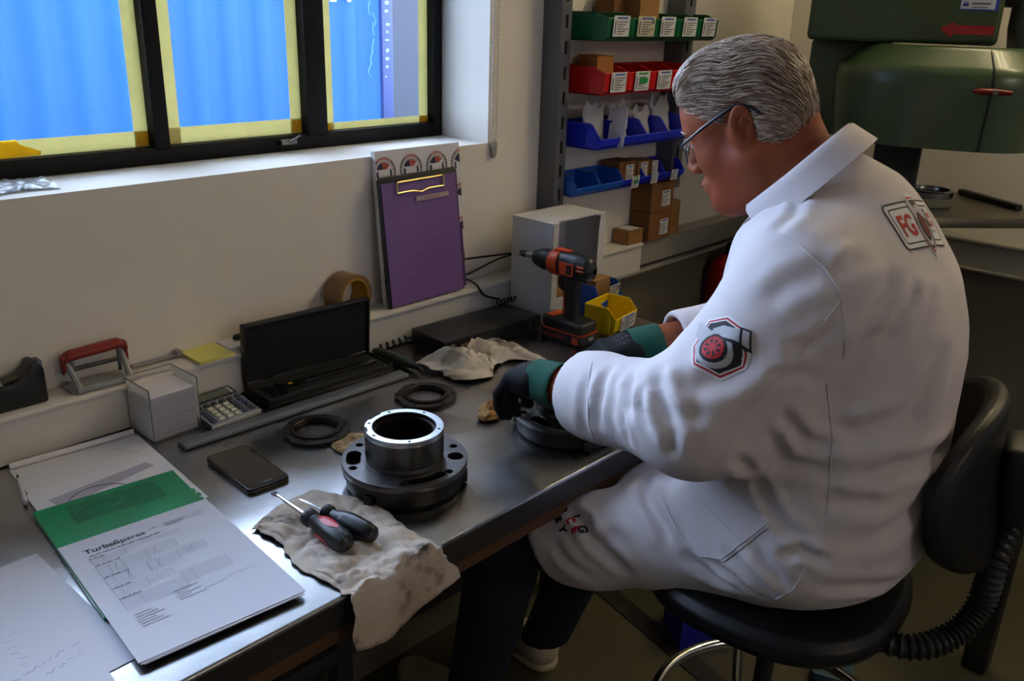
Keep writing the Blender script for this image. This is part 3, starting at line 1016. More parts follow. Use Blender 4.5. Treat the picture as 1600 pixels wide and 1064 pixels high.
# green translucent folder with papers inside
M_green = clear_mat('green_plastic', (0, 176, 112), .12, .30, 1.45)
gm, _, _ = quadM((.360, 1.277), (.561, 1.265), (.325, .954), BZ + .0062)
gf = thing('plastic_folder', 'translucent green plastic folder holding drawings, under the printed form', 'folder', (0, 0, 0))
gf.matrix_world = gm
obj('inner_sheet', MB().box((.004, .006, -.0004), (.203, .300, .0035)), M_paper, gf, None)
dr = MB()
dr.add([(.030, .012, -.0008), (.165, .012, -.0008), (.178, .062, -.0008), (.040, .070, -.0008)], [(0, 1, 2, 3)])
obj('drawing_print', dr, mat('drawing_grey', (96, 104, 112), .8), gf, None)
dr = MB()
dr.tube([(.085 + .042 * math.cos(a), .042 + .018 * math.sin(a), -.0012) for a in np.linspace(0, 2 * PI, 30)], .0006, 4)
line_mb(dr, .06, .040, .10, .034, .002, -.0012)
line_mb(dr, .07, .052, .115, .045, .0016, -.0012)
obj('drawing_circle', dr, M_ink, gf, None)
obj('cover', MB().box((0, 0, -.0022), (.206, .310, -.0016)), mat('green_cover', (0, 142, 92), .30, coat=.2, var=.10, scale=14), gf, None)
obj('spine_fold', MB().box((-.0015, .002, -.0022), (.0008, .309, .0036)), mat('green_cover_deep', (0, 120, 78), .3), gf, None)
sh = MB()
for (x, y, w_, h_) in ((.040, .012, .130, .058),):
    sh.box((x, y, -.0024), (x + w_, y + h_, -.0023), M=T(0, 0, 0, math.radians(1)))
obj('drawing_showing_through', sh, mat('green_shadow_print', (0, 112, 76), .35), gf, None)
sh = MB()
for a, b, c_, d in ((.060, .046, .095, .041), (.066, .054, .108, .048), (.150, .030, .185, .038)):
    line_mb(sh, a, b, c_, d, .0014, -.00245)
sh.tube([(.080 + .034 * math.cos(a), .040 + .016 * math.sin(a), -.0024) for a in np.linspace(0, 2 * PI, 30)], .0005, 4)
obj('drawing_outline', sh, mat('green_line_print', (14, 150, 104), .3), gf, None)
tab = MB()
for k in range(10):
    y0 = .075 + k * .016
    tab.box((.2062, y0, -.0020), (.2062 + .003 + .002 * (k % 2), y0 + .011, -.0014))
obj('punched_edge', tab, mat('green_cover', (0, 142, 92), .3), gf, None)
# sheets and pad under the folder
am, _, _ = quadM((.372, 1.345), (.566, 1.325), (.352, 1.06), BZ + .0030)
sa = thing('drawing_sheet', 'white sheet with a grey shaded drawing sticking out above the green folder', 'paper', (0, 0, 0))
sa.matrix_world = am
obj('sheet', MB().box((0, .002, -.0009), (.205, .297, .0020)), M_paper, sa, None)
dr = MB()
dr.add([(.022, .038, -.00105), (.180, .010, -.00105), (.186, .030, -.00105), (.030, .075, -.00105)], [(0, 1, 2, 3)])
obj('shaded_drawing', dr, mat('drawing_lilac', (176, 172, 186), .8), sa, None)
dr = MB()
dr.tube([(.085 + .045 * math.cos(a), .075 + .035 * math.sin(a), -.0012) for a in np.linspace(PI * 1.05, 1.95 * PI, 24)], .0006, 4)
obj('drawing_arc', dr, M_ink, sa, None)
pdm, _, _ = quadM((.384, 1.452), (.576, 1.452), (.372, 1.32), BZ + .0010)
pd = thing('writing_pad', 'white ruled writing pad with a rolled back top page', 'notepad', (0, 0, 0))
pd.matrix_world = pdm
obj('pages', MB().box((0, .004, -.0008), (.205, .285, .0008)), M_paper, pd, None)
obj('rolled_page', MB().tube([(.002, .004, -.006), (.1, .005, -.0065), (.2, .003, -.0065)], .0052, 14), M_paper, pd)
ln = MB()
for k in range(5):
    line_mb(ln, .006, .022 + .022 * k, .200, .022 + .022 * k, .0005, -.00105)
rnd = random.Random(5)
for k in range(3):
    scribble(ln, .105, .040 + .012 * k - .004, 30, .0024, .0014, .0004, -.00105, rnd)
for k in range(14):
    scribble(ln, .150 + .003 * k * .6, .036 + .0032 * k, 3, .003, .0012, .0004, -.00105, rnd)
stuff_obj('handwriting', ln, M_inkg, pd, None)
pp = thing('ballpoint_pen', 'thin white and black pen lying along the left edge of the pad', 'pen', (.3815, 1.398, BZ + .0072), math.radians(-103))
obj('barrel', MB().rod((0, 0, 0), (.085, 0, 0), [(0, .0022), (.05, .0034), (1, .0034)], 10), mat('pen_white', (196, 196, 200), .4), pp)
obj('point', MB().rod((-.018, 0, -.001), (-.0002, 0, 0), [(0, .0005), (.3, .0016), (1, .0024)], 8), M_blk, pp)
# loose handwritten sheets at the corner
hm_, _, _ = quadM((.235, 1.190), (.311, 1.177), (.240, .93), BZ + .0012)
for k, (dx, dy, rz, lab) in enumerate(((0.0, .0, 0, 'underneath handwritten sheet at the near left corner of the bench'), (-.022, .030, 1.5, 'top handwritten sheet with blue figures at the near left corner'))):
    hs = thing('handwritten_sheet', lab, 'paper', (0, 0, 0))
    a = math.radians(17.5 + rz)
    hs.matrix_world = T(.3265 + dx * .4 - (.004 if k else 0), (1.178 if k == 0 else 1.150) , BZ + .0010 + .0012 * k, 0) @ Matrix.Rotation(PI, 4, 'X') @ Matrix.Rotation(-math.radians((1.5, -4.0)[k]), 4, 'Z')
    ox = -.215
    obj('sheet', MB().box((ox, 0, -.0004), (0, .297, .0004)), M_form, hs, None)
    if k:
        wr = MB()
        rnd = random.Random(9)
        scribble(wr, -.115, .040, 26, .0036, .0018, .0005, -.0005, rnd, -.04)
        scribble(wr, -.095, .050, 12, .0036, .0016, .0005, -.0005, rnd, -.04)
        for q in range(10):
            for c_ in range(3):
                scribble(wr, -.135 + .030 * c_, .080 + q * .013, rnd.randint(3, 6), .0030, .0020, .0005, -.0005, rnd)
        scribble(wr, -.11, .226, 34, .0030, .0030, .0006, -.0005, rnd, -.28)
        scribble(wr, -.055, .232, 14, .0030, .0030, .0006, -.0005, rnd, -.28)
        stuff_obj('handwriting', wr, M_blueink, hs, None)

# ------------------------------------------------------------------ things on the ledge
td = thing('tape_dispenser', 'black desk tape dispenser at the left end of the ledge', 'tape dispenser', (.41, 1.4975, LEDGE_Z))
prf = [(-.085, 0), (.0575, 0), (.060, .004), (.060, .058), (.056, .0675), (.050, .071), (.043, .0695), (.038, .060), (.028, .050), (.012, .0430), (-.006, .0425), (-.016, .047), (-.024, .055), (-.040, .062), (-.062, .060), (-.080, .045)]
obj('body', MB().prism(prf, -.021, .021, Matrix.Rotation(PI / 2, 4, 'X'), .002), mat('dispenser_black', (17, 17, 17), .35), td)
obj('cutting_blade', MB().box((.0535, -.012, .0565), (.0612, .012, .0700), .0008), mat('blade_grey', (120, 122, 124), .35, 1.0), td)
obj('tape_roll', MB().lathe([(.013, -.012), (.030, -.012), (.030, .012), (.013, .012)], 36, T(-.032, 0, .040, 0, PI / 2)), mat('clear_tape', (150, 150, 140), .3), td)
obj('tongue', MB().box((-.012, -.010, .0425), (.034, .010, .0455), .001, 1, T(0, 0, 0, 0, 0, -.18)), mat('tongue_olive', (58, 58, 40), .4), td)
hp = thing('hole_punch', 'hole punch with red handle and grey frame, propped on the ledge', 'hole punch', (.5625, 1.488, LEDGE_Z + .001))
M_pg = mat('punch_grey', (148, 148, 146), .45, var=.05, scale=20)
M_pr = mat('punch_red', (132, 34, 26), .35)
h = MB()
def redbar(u, v):
    x = -.056 + .112 * u
    a = 2 * PI * v
    e = min(u, 1 - u) * 9
    k = min(1, .72 + .28 * e) if e < 1 else 1
    zc = .057 - .010 * max(0, 1 - min(u, 1 - u) * 7) ** 2 + .004 * u
    return (x, .013 * math.cos(a) * k + .018, zc + .0095 * math.sin(a) * k)
h.grid(redbar, 40, 16)
for s, zt in ((-1, .0525), (1, .0565)):
    h.prism([(s * .0565, zt + .006), (s * .0565, zt - .030), (s * .050, zt - .024), (s * .050, zt + .009)] if s > 0 else [(s * .0565, zt + .006), (s * .050, zt + .009), (s * .050, zt - .020), (s * .0565, zt - .026)], -.026, -.010, Matrix.Rotation(PI / 2, 4, 'X'), .002)
obj('handle', h, M_pr, hp, 50)
for s in (-1, 1):
    obj('side_arm', MB().tube([(s * .047, .024, .052), (s * .0455, .004, .030), (s * .043, -.018, .006)], [.0050, .0055, .0060], 8), M_pg, hp)
    obj('punch_pin', MB().cyl((s * .040, .013, .012), (s * .040, .013, .052), .0035, 10), mat('pin_steel', (130, 130, 130), .3, 1.0), hp)
obj('front_bar', MB().box((-.049, -.0245, .0005), (.050, -.013, .0115), .0035), M_pg, hp)
obj('base_plate', MB().box((-.056, -.014, .0002), (.052, .034, .006), .002), M_pg, hp)
obj('spring_bar', MB().box((-.040, .010, .030), (.040, .016, .037), .001), mat('punch_dark', (70, 68, 66), .4), hp)
gd = MB()
gd.box((.052, .040, .001), (.158, .0402 + .009, .003), .0005, 1, T(0, -.012, .004))
obj('paper_guide', MB().box((.0665, .026, .004), (.158, .037, .0062), .0006, 1), M_pg, hp)
obj('guide_stop', MB().box((.152, .022, .0042), (.162, .0405, .0130), .0008, 1), M_pg, hp)
obj('guide_tab', MB().box((.0635, .025, .0035), (.0665, .038, .0085), .0006, 1), M_pr, hp)
sn = thing('sticky_notes', 'pale yellow sticky note pad overhanging the ledge', 'notepad', (.764, 1.4915, LEDGE_Z), math.radians(1))
obj('pad', MB().box((-.036, -.037, .0004), (.036, .037, .0055), .0003, 1), mat('sticky_yellow', (226, 218, 118), .8, var=.03, scale=30), sn)
obj('top_note', MB().box((-.036, -.0372, .0056), (.0362, .037, .0060)), mat('sticky_yellow_top', (230, 222, 124), .8), sn)
wn_ = thing('note_block', 'flat white note block beside the yellow sticky notes', 'notepad', (.822, 1.5015, LEDGE_Z))
obj('block', MB().box((-.0195, -.026, .0003), (.024, .026, .0075), .0003, 1), M_paper, wn_)
mk = thing('marker_pen', 'yellow and black marker pen behind the caliper case lid', 'pen', (.835, 1.5065, LEDGE_Z + .0148), 0)
obj('barrel', MB().rod((.012, 0, 0), (.115, 0, 0), [(0, .0065), (1, .0065)], 14), mat('marker_yellow', (224, 158, 10), .4), mk)
obj('cap', MB().rod((-.008, 0, 0), (.0118, 0, 0), [(0, .002), (.2, .0055), (1, .0068)], 14), M_blk, mk)
tr = thing('parcel_tape', 'roll of brown parcel tape standing on the ledge behind the case', 'tape roll', (1.100, 1.499, LEDGE_Z + .0482), 0, rot=(PI / 2, 0, math.radians(6)))
obj('tape', MB().lathe([(.0385, -.0235), (.0480, -.0235), (.0480, .0235), (.0385, .0235)], 56), mat('brown_tape', (128, 94, 56), .28, var=.05, scale=30), tr)
obj('core', MB().lathe([(.0362, -.0238), (.0384, -.0238), (.0384, .0238), (.0362, .0238)], 56), mat('tape_core', (176, 138, 36), .7, var=.08, scale=20), tr)
# pack of printed labels leaning on the wall
LP = Matrix.Translation((1.196, 1.4875, LEDGE_Z + .0004)) @ Matrix.Rotation(math.radians(-5.2), 4, 'X')
lp = thing('label_pack', 'white pack of printed round badge labels standing behind the clipboard', 'labels', (0, 0, 0))
lp.matrix_world = LP
obj('sheets', MB().box((0, 0, 0), (.246, .013, .342)), M_paper, lp, None)
M_bk, M_rd, M_bl = mat('badge_black', (34, 34, 38), .7), mat('badge_red', (172, 84, 70), .7), mat('badge_navy', (46, 48, 78), .7)
def sector(mb, cx, cz, r0, r1, a0, a1, y, n=10, xmax=.246):
    for i in range(n):
        b0, b1 = a0 + (a1 - a0) * i / n, a0 + (a1 - a0) * (i + 1) / n
        q = [(cx + r0 * math.cos(b0), y, cz + r0 * math.sin(b0)), (cx + r1 * math.cos(b0), y, cz + r1 * math.sin(b0)), (cx + r1 * math.cos(b1), y, cz + r1 * math.sin(b1)), (cx + r0 * math.cos(b1), y, cz + r0 * math.sin(b1))]
        q = [(min(max(p[0], 0), xmax), p[1], p[2]) for p in q]
        mb.add(q, [(0, 1, 2, 3)])
for row in range(4):
    for cx in (.022, .098, .174, .250):
        cz = .296 - row * .078
        d = MB()
        for k in range(26):
            a = math.radians(-30 + k * 240 / 26)
            if 9 <= k <= 16:
                continue
            sector(d, cx, cz, .0265, .0325, a, a + math.radians(6.2), -.0004, 2)
        sector(d, cx, cz, .0235, .0245, 0, PI, -.0004, 16)
        obj('badge_ring', d, M_bk, lp, None)
        d = MB()
        for k in range(9, 17):
            a = math.radians(-30 + k * 240 / 26)
            sector(d, cx, cz, .0265, .0325, a, a + math.radians(6.6), -.0004, 2)
        sector(d, cx, cz, 0, .0215, math.radians(40), math.radians(105), -.0004, 8)
        obj('badge_red_print', d, M_rd, lp, None)
        d = MB()
        sector(d, cx, cz, 0, .0215, math.radians(105), math.radians(160), -.0004, 8)
        sector(d, cx, cz - .004, .014, .0215, math.radians(-25), math.radians(30), -.0004, 6)
        sector(d, cx, cz - .004, .016, .0215, math.radians(160), math.radians(205), -.0004, 6)
        obj('badge_navy_print', d, M_bl, lp, None)
        if cx < .24:
            d = MB()
            d.box((max(cx - .0155, 0), -.0009, cz - .022), (cx + .0155, -.0006, cz + .006))
            obj('badge_label', d, M_paper, lp, None)
            d = MB()
            d.box((max(cx - .0125, 0), -.0011, cz - .010), (cx + .0125, -.00095, cz - .0085))
            obj('badge_line', d, M_inkg, lp, None)
CB = Matrix.Translation((1.190, 1.4715, LEDGE_Z + .0004)) @ Matrix.Rotation(math.radians(-5.6), 4, 'X') @ Matrix.Rotation(math.radians(-.8), 4, 'Y') @ Matrix.Diagonal((1.075, 1, 1, 1))
cb = thing('clipboard', 'dark clipboard holding a purple document wallet, leaning on the label pack', 'clipboard', (0, 0, 0))
cb.matrix_world = CB
obj('board', MB().prism([(0, 0), (.2145, 0), (.2145, .281), (.208, .288), (.006, .288), (0, .281)], 0, .0035, Matrix.Rotation(PI / 2, 4, 'X') @ Matrix.Translation((0, 0, -.0035)), .0006), mat('board_black', (20, 17, 24), .5), cb)
M_pur = mat('purple_wallet', (124, 92, 152), .35, var=.07, scale=7, coat=.1)
def wallet(u, v):
    x, z = .007 + .203 * u, .002 + .273 * v
    return (x, -.0018 - .0014 * abs(nz3(u * 4, v * 5, 2)) - .0008 * abs(nz3(u * 9, v * 11, 6)), z)
obj('purple_wallet', MB().grid(wallet, 30, 40), M_pur, cb, 180)
obj('wallet_flap', MB().prism([(.2105, .004), (.2195, .008), (.2190, .160), (.2105, .150)], 0, .002, Matrix.Rotation(PI / 2, 4, 'X') @ Matrix.Translation((0, 0, -.0005))), mat('purple_deep', (84, 54, 104), .4), cb)
st = MB()
st.box((.093, -.0052, 0.2265), (.184, -.0042, 0.2365))
obj('label_strip', st, mat('label_pinkish', (176, 158, 160), .7), cb, None)
v, f = word_bars([6, 1, 6], .0052)
obj('strip_lettering', MB().add(v, f, T(.1160, -.0054, 0.2292, 0, PI / 2)), mat('strip_print', (160, 92, 78), .7), cb, None)
hw = MB()
rnd = random.Random(12)
for k in range(6):
    x0 = .03 + rnd.uniform(0, .02)
    px, pz = x0, .16 - .026 * k
    for q in range(rnd.randint(18, 32)):
        nx, nzv = px + .0045, .16 - .026 * k + rnd.uniform(-.0018, .0018)
        if rnd.random() > .25:
            hw.add([(px, -.0048, pz), (nx, -.0048, nzv), (nx, -.0048, nzv + .0008), (px, -.0048, pz + .0008)], [(0, 1, 2, 3)])
        px, pz = nx, nzv
stuff_obj('handwriting', hw, mat('purple_print', (84, 58, 116), .5), cb, None)
cl = MB()
M_brass = mat('brass_wire', (214, 186, 120), .3, .8)
cl.tube([(.046, -.005, 00.27405), (.168, -.005, 00.27405)], .0026, 8)
cl.tube([(.044, -.006, 0.2510), (.044, -.008, 0.2740), (.046, -.005, 00.27405)], .0019, 6)
cl.tube([(.170, -.006, 0.2510), (.170, -.008, 0.2740), (.168, -.005, 00.27405)], .0019, 6)
cl.tube(hermite([(.044, -.006, 0.2510), (.085, -.006, 0.2510), (.107, -.0065, 0.2465), (.129, -.006, 0.2510), (.170, -.006, 0.2510)], 6), .0019, 6)
obj('wire_clip', cl, M_brass, cb)
bc = thing('blind_chain', 'white bead chain of the window blind hanging beside the reveal', 'blind chain', (1.562, 1.522, 0))
bd = MB()
for sx in (-.0085, .0085):
    z = 1.315
    while z < 2.5:
        bm = bmesh.new()
        bmesh.ops.create_icosphere(bm, subdivisions=1, radius=.0026)
        bd.bm(bm, T(sx + (.0 if z > 1.36 else (1.36 - z) * (-.08 if sx > 0 else .08)), 0, z))
        z += .0064
o = obj('beads', bd, mat('bead_white', (206, 204, 206), .35), bc, 60)
o['kind'] = 'stuff'
obj('chain_holder', MB().prism([(-.010, 1.318), (.010, 1.318), (.008, 1.290), (.003, 1.280), (-.004, 1.280), (-.008, 1.296)], -.005, .004, Matrix.Rotation(PI / 2, 4, 'X'), .002), mat('holder_clear', (150, 148, 144), .2), bc)
def film(u, v):
    return (.455 + .115 * u + .01 * v, 1.560 + .105 * v + .012 * math.sin(3 * u), 1.3175 + .010 * abs(nz3(u * 5, v * 4, 1)) + .006 * abs(nz3(u * 11, v * 9, 4)))
tag(obj('plastic_film', MB().grid(film, 26, 16), clear_mat('film_clear', (240, 246, 250), .12, .55, 1.5), None, 180), 'crumpled clear plastic film lying on the window sill', 'plastic')
# ------------------------------------------------------------------ open white box and what stands round it
M_card = mat('white_card', (206, 206, 208), .7, var=.03, scale=6)
M_brown = mat('brown_card', (146, 104, 56), .8, var=.08, scale=14)
M_brown2 = mat('brown_card_dark', (118, 76, 38), .8, var=.08, scale=14)
wb = thing('cardboard_box', 'white cardboard box standing open fronted behind the cordless drill', 'box', (1.571, 1.333, BZ))
W_, D_, H_ = .205, .128, .245
t_ = .003
obj('left_side', MB().box((0, 0, 0), (t_, D_, H_)), M_card, wb)
obj('right_side', MB().box((W_ - t_, 0, 0), (W_, D_, H_)), M_card, wb)
obj('back', MB().box((t_, D_ - t_, 0), (W_ - t_, D_, H_)), M_card, wb)
obj('lid', MB().prism([(-.002, -.004), (.022, -.004), (.030, .010), (.170, .010), (.182, -.004), (W_ + .002, -.002), (W_ + .002, D_), (-.002, D_)], H_ + .0002, H_ + .0045), M_card, wb)
obj('front_left_flap', MB().prism([(.003, 0), (.024, 0), (.023, .10), (.021, .20), (.022, H_), (.003, H_)], 0, .0025, Matrix.Rotation(PI / 2, 4, 'X')), M_card, wb)
obj('front_right_flap', MB().prism([(.172, 0), (W_ - .003, 0), (W_ - .003, H_), (.182, H_), (.178, .21), (.176, .09)], 0, .0025, Matrix.Rotation(PI / 2, 4, 'X')), M_card, wb)
obj('front_sill', MB().box((.024, 0, 0), (.172, .0025, .06)), M_card, wb)
obj('inner_card', MB().box((.040, .030, .0), (.165, .034, .150), 0, 1, T(0, 0, 0, .18)), mat('tan_card', (160, 122, 76), .8, var=.05, scale=10), wb)
v, f = word_bars([3], .007)
obj('lid_print', MB().add(v, f, T(.060, .055, H_ + .0047, .3)), mat('card_print', (120, 92, 70), .8), wb, None)

# ------------------------------------------------------------------ cordless drill
M_or = mat('tool_orange', (196, 70, 24), .42)
M_tb = mat('tool_black', (24, 24, 27), .42, bump=.05, bscale=220)
dl = thing('cordless_drill', 'orange and black cordless drill standing on its battery pack', 'drill', (1.533, 1.243, BZ), math.radians(90 + 2))
# local x: towards the chuck, z up
sl = MB()
def drill_body(u, v):
    x = -.070 + .118 * u
    r = float(np.interp(u, [0, .04, .12, .35, .62, .80, 1], [.006, .020, .027, .031, .030, .028, .026]))
    a = 2 * PI * v
    return (x, r * .86 * math.cos(a), .176 + r * 1.05 * math.sin(a) - .002 * (1 - u))
sl.grid(drill_body, 30, 28)
obj('motor_housing', sl, M_tb, dl, 50)
cl_ = MB()
cl_.rod((.022, 0, .176), (.050, 0, .176), [(0, .0295), (.15, .0305), (.85, .0290), (1, .027)], 28)
obj('gearbox_collar', cl_, M_or, dl)
obj('top_fin', MB().box((.000, -.010, .2045), (.040, .010, .2095), .002), M_or, dl)
for s in (-1, 1):
    o = obj('side_badge', MB().box((-.030, s * .0268, .158), (.010, s * .0290, .188), .002), M_or, dl)
    obj('badge_inset', MB().box((-.026, s * .0291, .162), (-.012, s * .0297, .184)), M_tb, dl)
    obj('vent_slot', MB().box((-.056, s * .0225, .172), (-.036, s * .0262, .176), .0006, 1), M_or, dl)
    obj('vent_slot', MB().box((-.056, s * .0225, .181), (-.036, s * .0258, .185), .0006, 1), M_or, dl)
ch = MB().rod((.0505, 0, .176), (.104, 0, .176), [(0, .0235), (.1, .0250), (.35, .0250), (.37, .0242), (.41, .0242), (.43, .0245), (.75, .0205), (.95, .0160), (1, .0130)], 28)
obj('chuck', ch, M_tb, dl)
obj('bit_holder', MB().rod((.104, 0, .176), (.128, 0, .176), [(0, .0060), (.2, .0060), (.22, .0072), (1, .0072)], 14), mat('bit_steel', (170, 168, 164), .3, 1.0), dl)
obj('bit_socket', MB().rod((.128, 0, .176), (.148, 0, .176), [(0, .0065), (.1, .0080), (.8, .0080), (1, .0070)], 6), mat('socket_dark', (70, 68, 66), .4, .9), dl)
gr = MB()
def grip(u, v):
    z = .040 + .125 * u
    a = 2 * PI * v
    cx = -.018 + .006 * u + .004 * math.sin(u * PI)
    rx = float(np.interp(u, [0, .15, .5, .8, 1], [.026, .0205, .0195, .0225, .027]))
    ry = float(np.interp(u, [0, .15, .5, 1], [.0200, .0160, .0155, .0185]))
    return (cx + rx * math.cos(a), ry * math.sin(a), z)
gr.grid(grip, 24, 24)
gr2 = MB()
gr2.grid(lambda u, v: grip(v, u), 28, 24)
obj('grip', gr2, M_tb, dl, 60)
obj('trigger', MB().prism([(.010, .112), (.024, .118), (.028, .130), (.026, .146), (.012, .150)], -.008, .008, Matrix.Rotation(PI / 2, 4, 'X'), .002), mat('trigger_dark', (52, 30, 22), .4), dl)
obj('trigger_guard', MB().box((.012, -.011, .149), (.034, .011, .158), .003), M_or, dl)
obj('grip_stripe', MB().tube([(.0045, -.0115, .060), (.0030, -.0125, .085), (.0035, -.0125, .110)], .0018, 6), M_or, dl)
obj('grip_stripe', MB().tube([(.0045, .0115, .060), (.0030, .0125, .085), (.0035, .0125, .110)], .0018, 6), M_or, dl)
obj('foot_shroud', MB().prism([(-.060, -.034), (.042, -.034), (.058, -.020), (.058, .020), (.042, .034), (-.060, .034), (-.068, .024), (-.068, -.024)], .026, .052, r=.007, seg=3), M_tb, dl)
obj('foot_inlay', MB().prism([(.022, -.024), (.046, -.019), (.046, .019), (.022, .024)], .0518, .0535, r=.0008), M_or, dl)
obj('orange_seam', MB().prism([(-.0605, -.0345), (.0425, -.0345), (.0588, -.0205), (.0588, .0205), (.0425, .0345), (-.0605, .0345), (-.0686, .0245), (-.0686, -.0245)], .0235, .0270), M_or, dl)
obj('battery', MB().prism([(-.062, -.035), (.044, -.035), (.060, -.022), (.060, .022), (.044, .035), (-.062, .035), (-.070, .026), (-.070, -.026)], .0003, .0233, r=.003), M_tb, dl)
v, f = text_mb('BLACK+DECKER', .0085, bold=.0002, sx=.92)
obj('battery_lettering', MB().add(v, f, T(.040, .0354, .009, PI, PI / 2)), M_or, dl, None)
obj('battery_badge', MB().box((-.060, .0352, .004), (-.042, .0358, .020)), M_or, dl, None)
obj('release_button', MB().box((-.0715, -.010, .010), (-.0695, .010, .018), .001, 1), mat('release_grey', (140, 136, 130), .4), dl)

# ------------------------------------------------------------------ storage bins
def bin_meshes(w, d, h, tag_, fh=.62, wall=.0022):
    """open-fronted picking bin: back at y = 0, mouth towards -y, base at z = 0"""
    m = MB()
    hw = w / 2
    sp = [(0, 0), (-d + .012, 0), (-d, .010), (-d - .004, h * fh), (-d * .80, h * .97), (-d * .76, h), (0, h)]
    for s in (-1, 1):
        x0, x1 = (s * hw, s * (hw - wall)) if s > 0 else (s * hw, s * (hw - wall))
        m.prism([(p[0], p[1]) for p in sp], min(x0, x1), max(x0, x1), Matrix(((0, 0, 1, 0), (1, 0, 0, 0), (0, 1, 0, 0), (0, 0, 0, 1))))
    m.box((-hw, -d + .010, 0), (hw, 0, wall))
    m.box((-hw, -wall, 0), (hw, 0, h))
    shell = m.mesh('bin_' + tag_, 30)
    m = MB()
    m.prism([(-d + .012, 0), (-d, .010), (-d - .004, h * fh), (-d - .002, h * fh + .002), (-d + wall, .012), (-d + .013, wall)], -hw + wall, hw - wall, Matrix(((0, 0, 1, 0), (1, 0, 0, 0), (0, 1, 0, 0), (0, 0, 0, 1))))
    front = m.mesh('bin_front_' + tag_, 30)
    m = MB()
    m.box((-hw - .0012, -d * .76, h - .005), (-hw + .003, 0, h + .0012), .0008, 1)
    m.box((hw - .003, -d * .76, h - .005), (hw + .0012, 0, h + .0012), .0008, 1)
    m.box((-hw, -.004, h - .005), (hw, .001, h + .0014), .0008, 1)
    rim = m.mesh('bin_rim_' + tag_, 30)
    m = MB()
    zz = []
    for k in range(4):
        y = -d * (.86 - .05 * k)
        zz += [(y, .0008), (y + .002, .0024), (y + .004, .0024), (y + .0055, .0008)]
    pl_ = [(p[0], hw + p[1]) for p in zz] + [(zz[-1][0], hw - .0005), (zz[0][0], hw - .0005)]
    m.prism([(p[1], p[0]) for p in pl_], .006, h * .78)
    rib = m.mesh('bin_rib_' + tag_, 30)
    rib2 = bpy.data.meshes.new('bin_rib2_' + tag_)
    rib2.from_pydata([(-v.co.x, v.co.y, v.co.z) for v in rib.vertices], [], [tuple(p.vertices)[::-1] for p in rib.polygons])
    return shell, front, rim, rib, rib2
def make_bin(ms, m, label, loc, rz=0.0, group=None, name='storage_bin'):
    t = thing(name, label, 'bin', loc, rz, group)
    for nm, me in zip(('body', 'front_lip', 'rim', 'side_rib', 'side_rib'), ms):
        o = bpy.data.objects.new(nm, me.copy())
        o.data.materials.append(m)
        COL.objects.link(o)
        o.parent = t
    return t
M_bgr = mat('bin_green', (10, 92, 56), .38)
M_brd = mat('bin_red', (196, 22, 22), .38)
M_bbl = mat('bin_blue', (28, 44, 196), .38)
M_bbl2 = mat('bin_light_blue', (26, 88, 186), .38)
M_byl = mat('bin_yellow', (232, 198, 16), .36)
M_lab = mat('bin_label_paper', (214, 214, 216), .7)
M_lb1, M_lb2 = mat('label_blue_print', (70, 96, 170), .7), mat('label_dark_print', (96, 96, 104), .7)
M_lgr = mat('label_green_print', (20, 140, 70), .7)
def label_card(parent, w, h, loc, rx, kind=0, rz=0.0, ry=0.0):
    """paper label: x across, z up, faces -y"""
    o = obj('label_card', MB().box((-w / 2, -.0006, 0), (w / 2, .0002, h)), M_lab if kind != 3 else mat('label_buff', (196, 190, 166), .7), parent, None)
    o.location = loc
    o.rotation_euler = (rx, ry, rz)
    l = MB()
    l.box((-w * .30, -.0012, h * .84), (w * .34, -.0008, h * .93))
    obj('printed_heading', l, M_lgr if kind == 2 else M_lb1, o, None)
    l = MB()
    for k in range(6):
        z = h * (.10 + .115 * k)
        l.box((-w * .26, -.0012, z), (w * (.10 + .3 * ((k * 7 + kind) % 3) / 2), -.0008, z + h * .045))
    l.box((-w * .42, -.0012, h * .10), (-w * .36, -.0008, h * .74))
    pl_ = obj('printed_lines', l, M_lb2, o, None)
    pl_['kind'] = 'stuff'
    if kind == 2:
        obj('green_sticker', MB().box((-w * .2, -.0016, h * .38), (w * .36, -.0012, h * .66)), M_lgr, o, None)
    if kind == 3:
        obj('printed_mark', MB().box((w * .30, -.0016, h * .62), (w * .42, -.0012, h * .86)), M_lb2, o, None)
    return o
BWID = .0985
ms_g = bin_meshes(BWID, .132, .066, 'std', .80)
ms_b = bin_meshes(BWID, .132, .064, 'low', .42)
ms_l = bin_meshes(BWID, .088, .052, 'small', .42)
names = ['first', 'second', 'third', 'fourth', 'fifth']
bins = {}
for k in range(5):
    X = 1.858 + .1 * k
    bins['g', k] = make_bin(ms_g, M_bgr, f'green storage bin in the top row, {names[k]} from the left upright', (X, 1.524, 1.552), group='green bins on the top rail')
    label_card(bins['g', k], .064 if k != 1 else .074, .048, (.004 * (k % 2), -.1372, .012), math.radians(4), (0, 3, 0, 0, 0)[k])
    bins['r', k] = make_bin(ms_g, M_brd, f'red storage bin in the second row, {names[k]} from the left upright', (X + .004, 1.524, 1.424), group='red bins on the second rail')
    label_card(bins['r', k], .062, .048, (.0, -.1372, .008), math.radians(4), (0, 2, 0, 0, 0)[k])
    bins['b', k] = make_bin(ms_b, M_bbl, f'deep blue storage bin in the third row, {names[k]} from the left upright', (X, 1.524, 1.290), group='deep blue bins on the third rail')
    bins['l', k] = make_bin(ms_l, M_bbl2 if k < 2 else M_bbl, f'small blue storage bin in the bottom row, {names[k]} from the left upright', (X - .03, 1.524, 1.168), group='small blue bins on the bottom rail')
rk = thing('bin_rack', 'dark grey wall rack with two uprights carrying the coloured bins', 'rack', (0, 0, 0))
M_rack = mat('rack_grey', (92, 93, 98), .5)
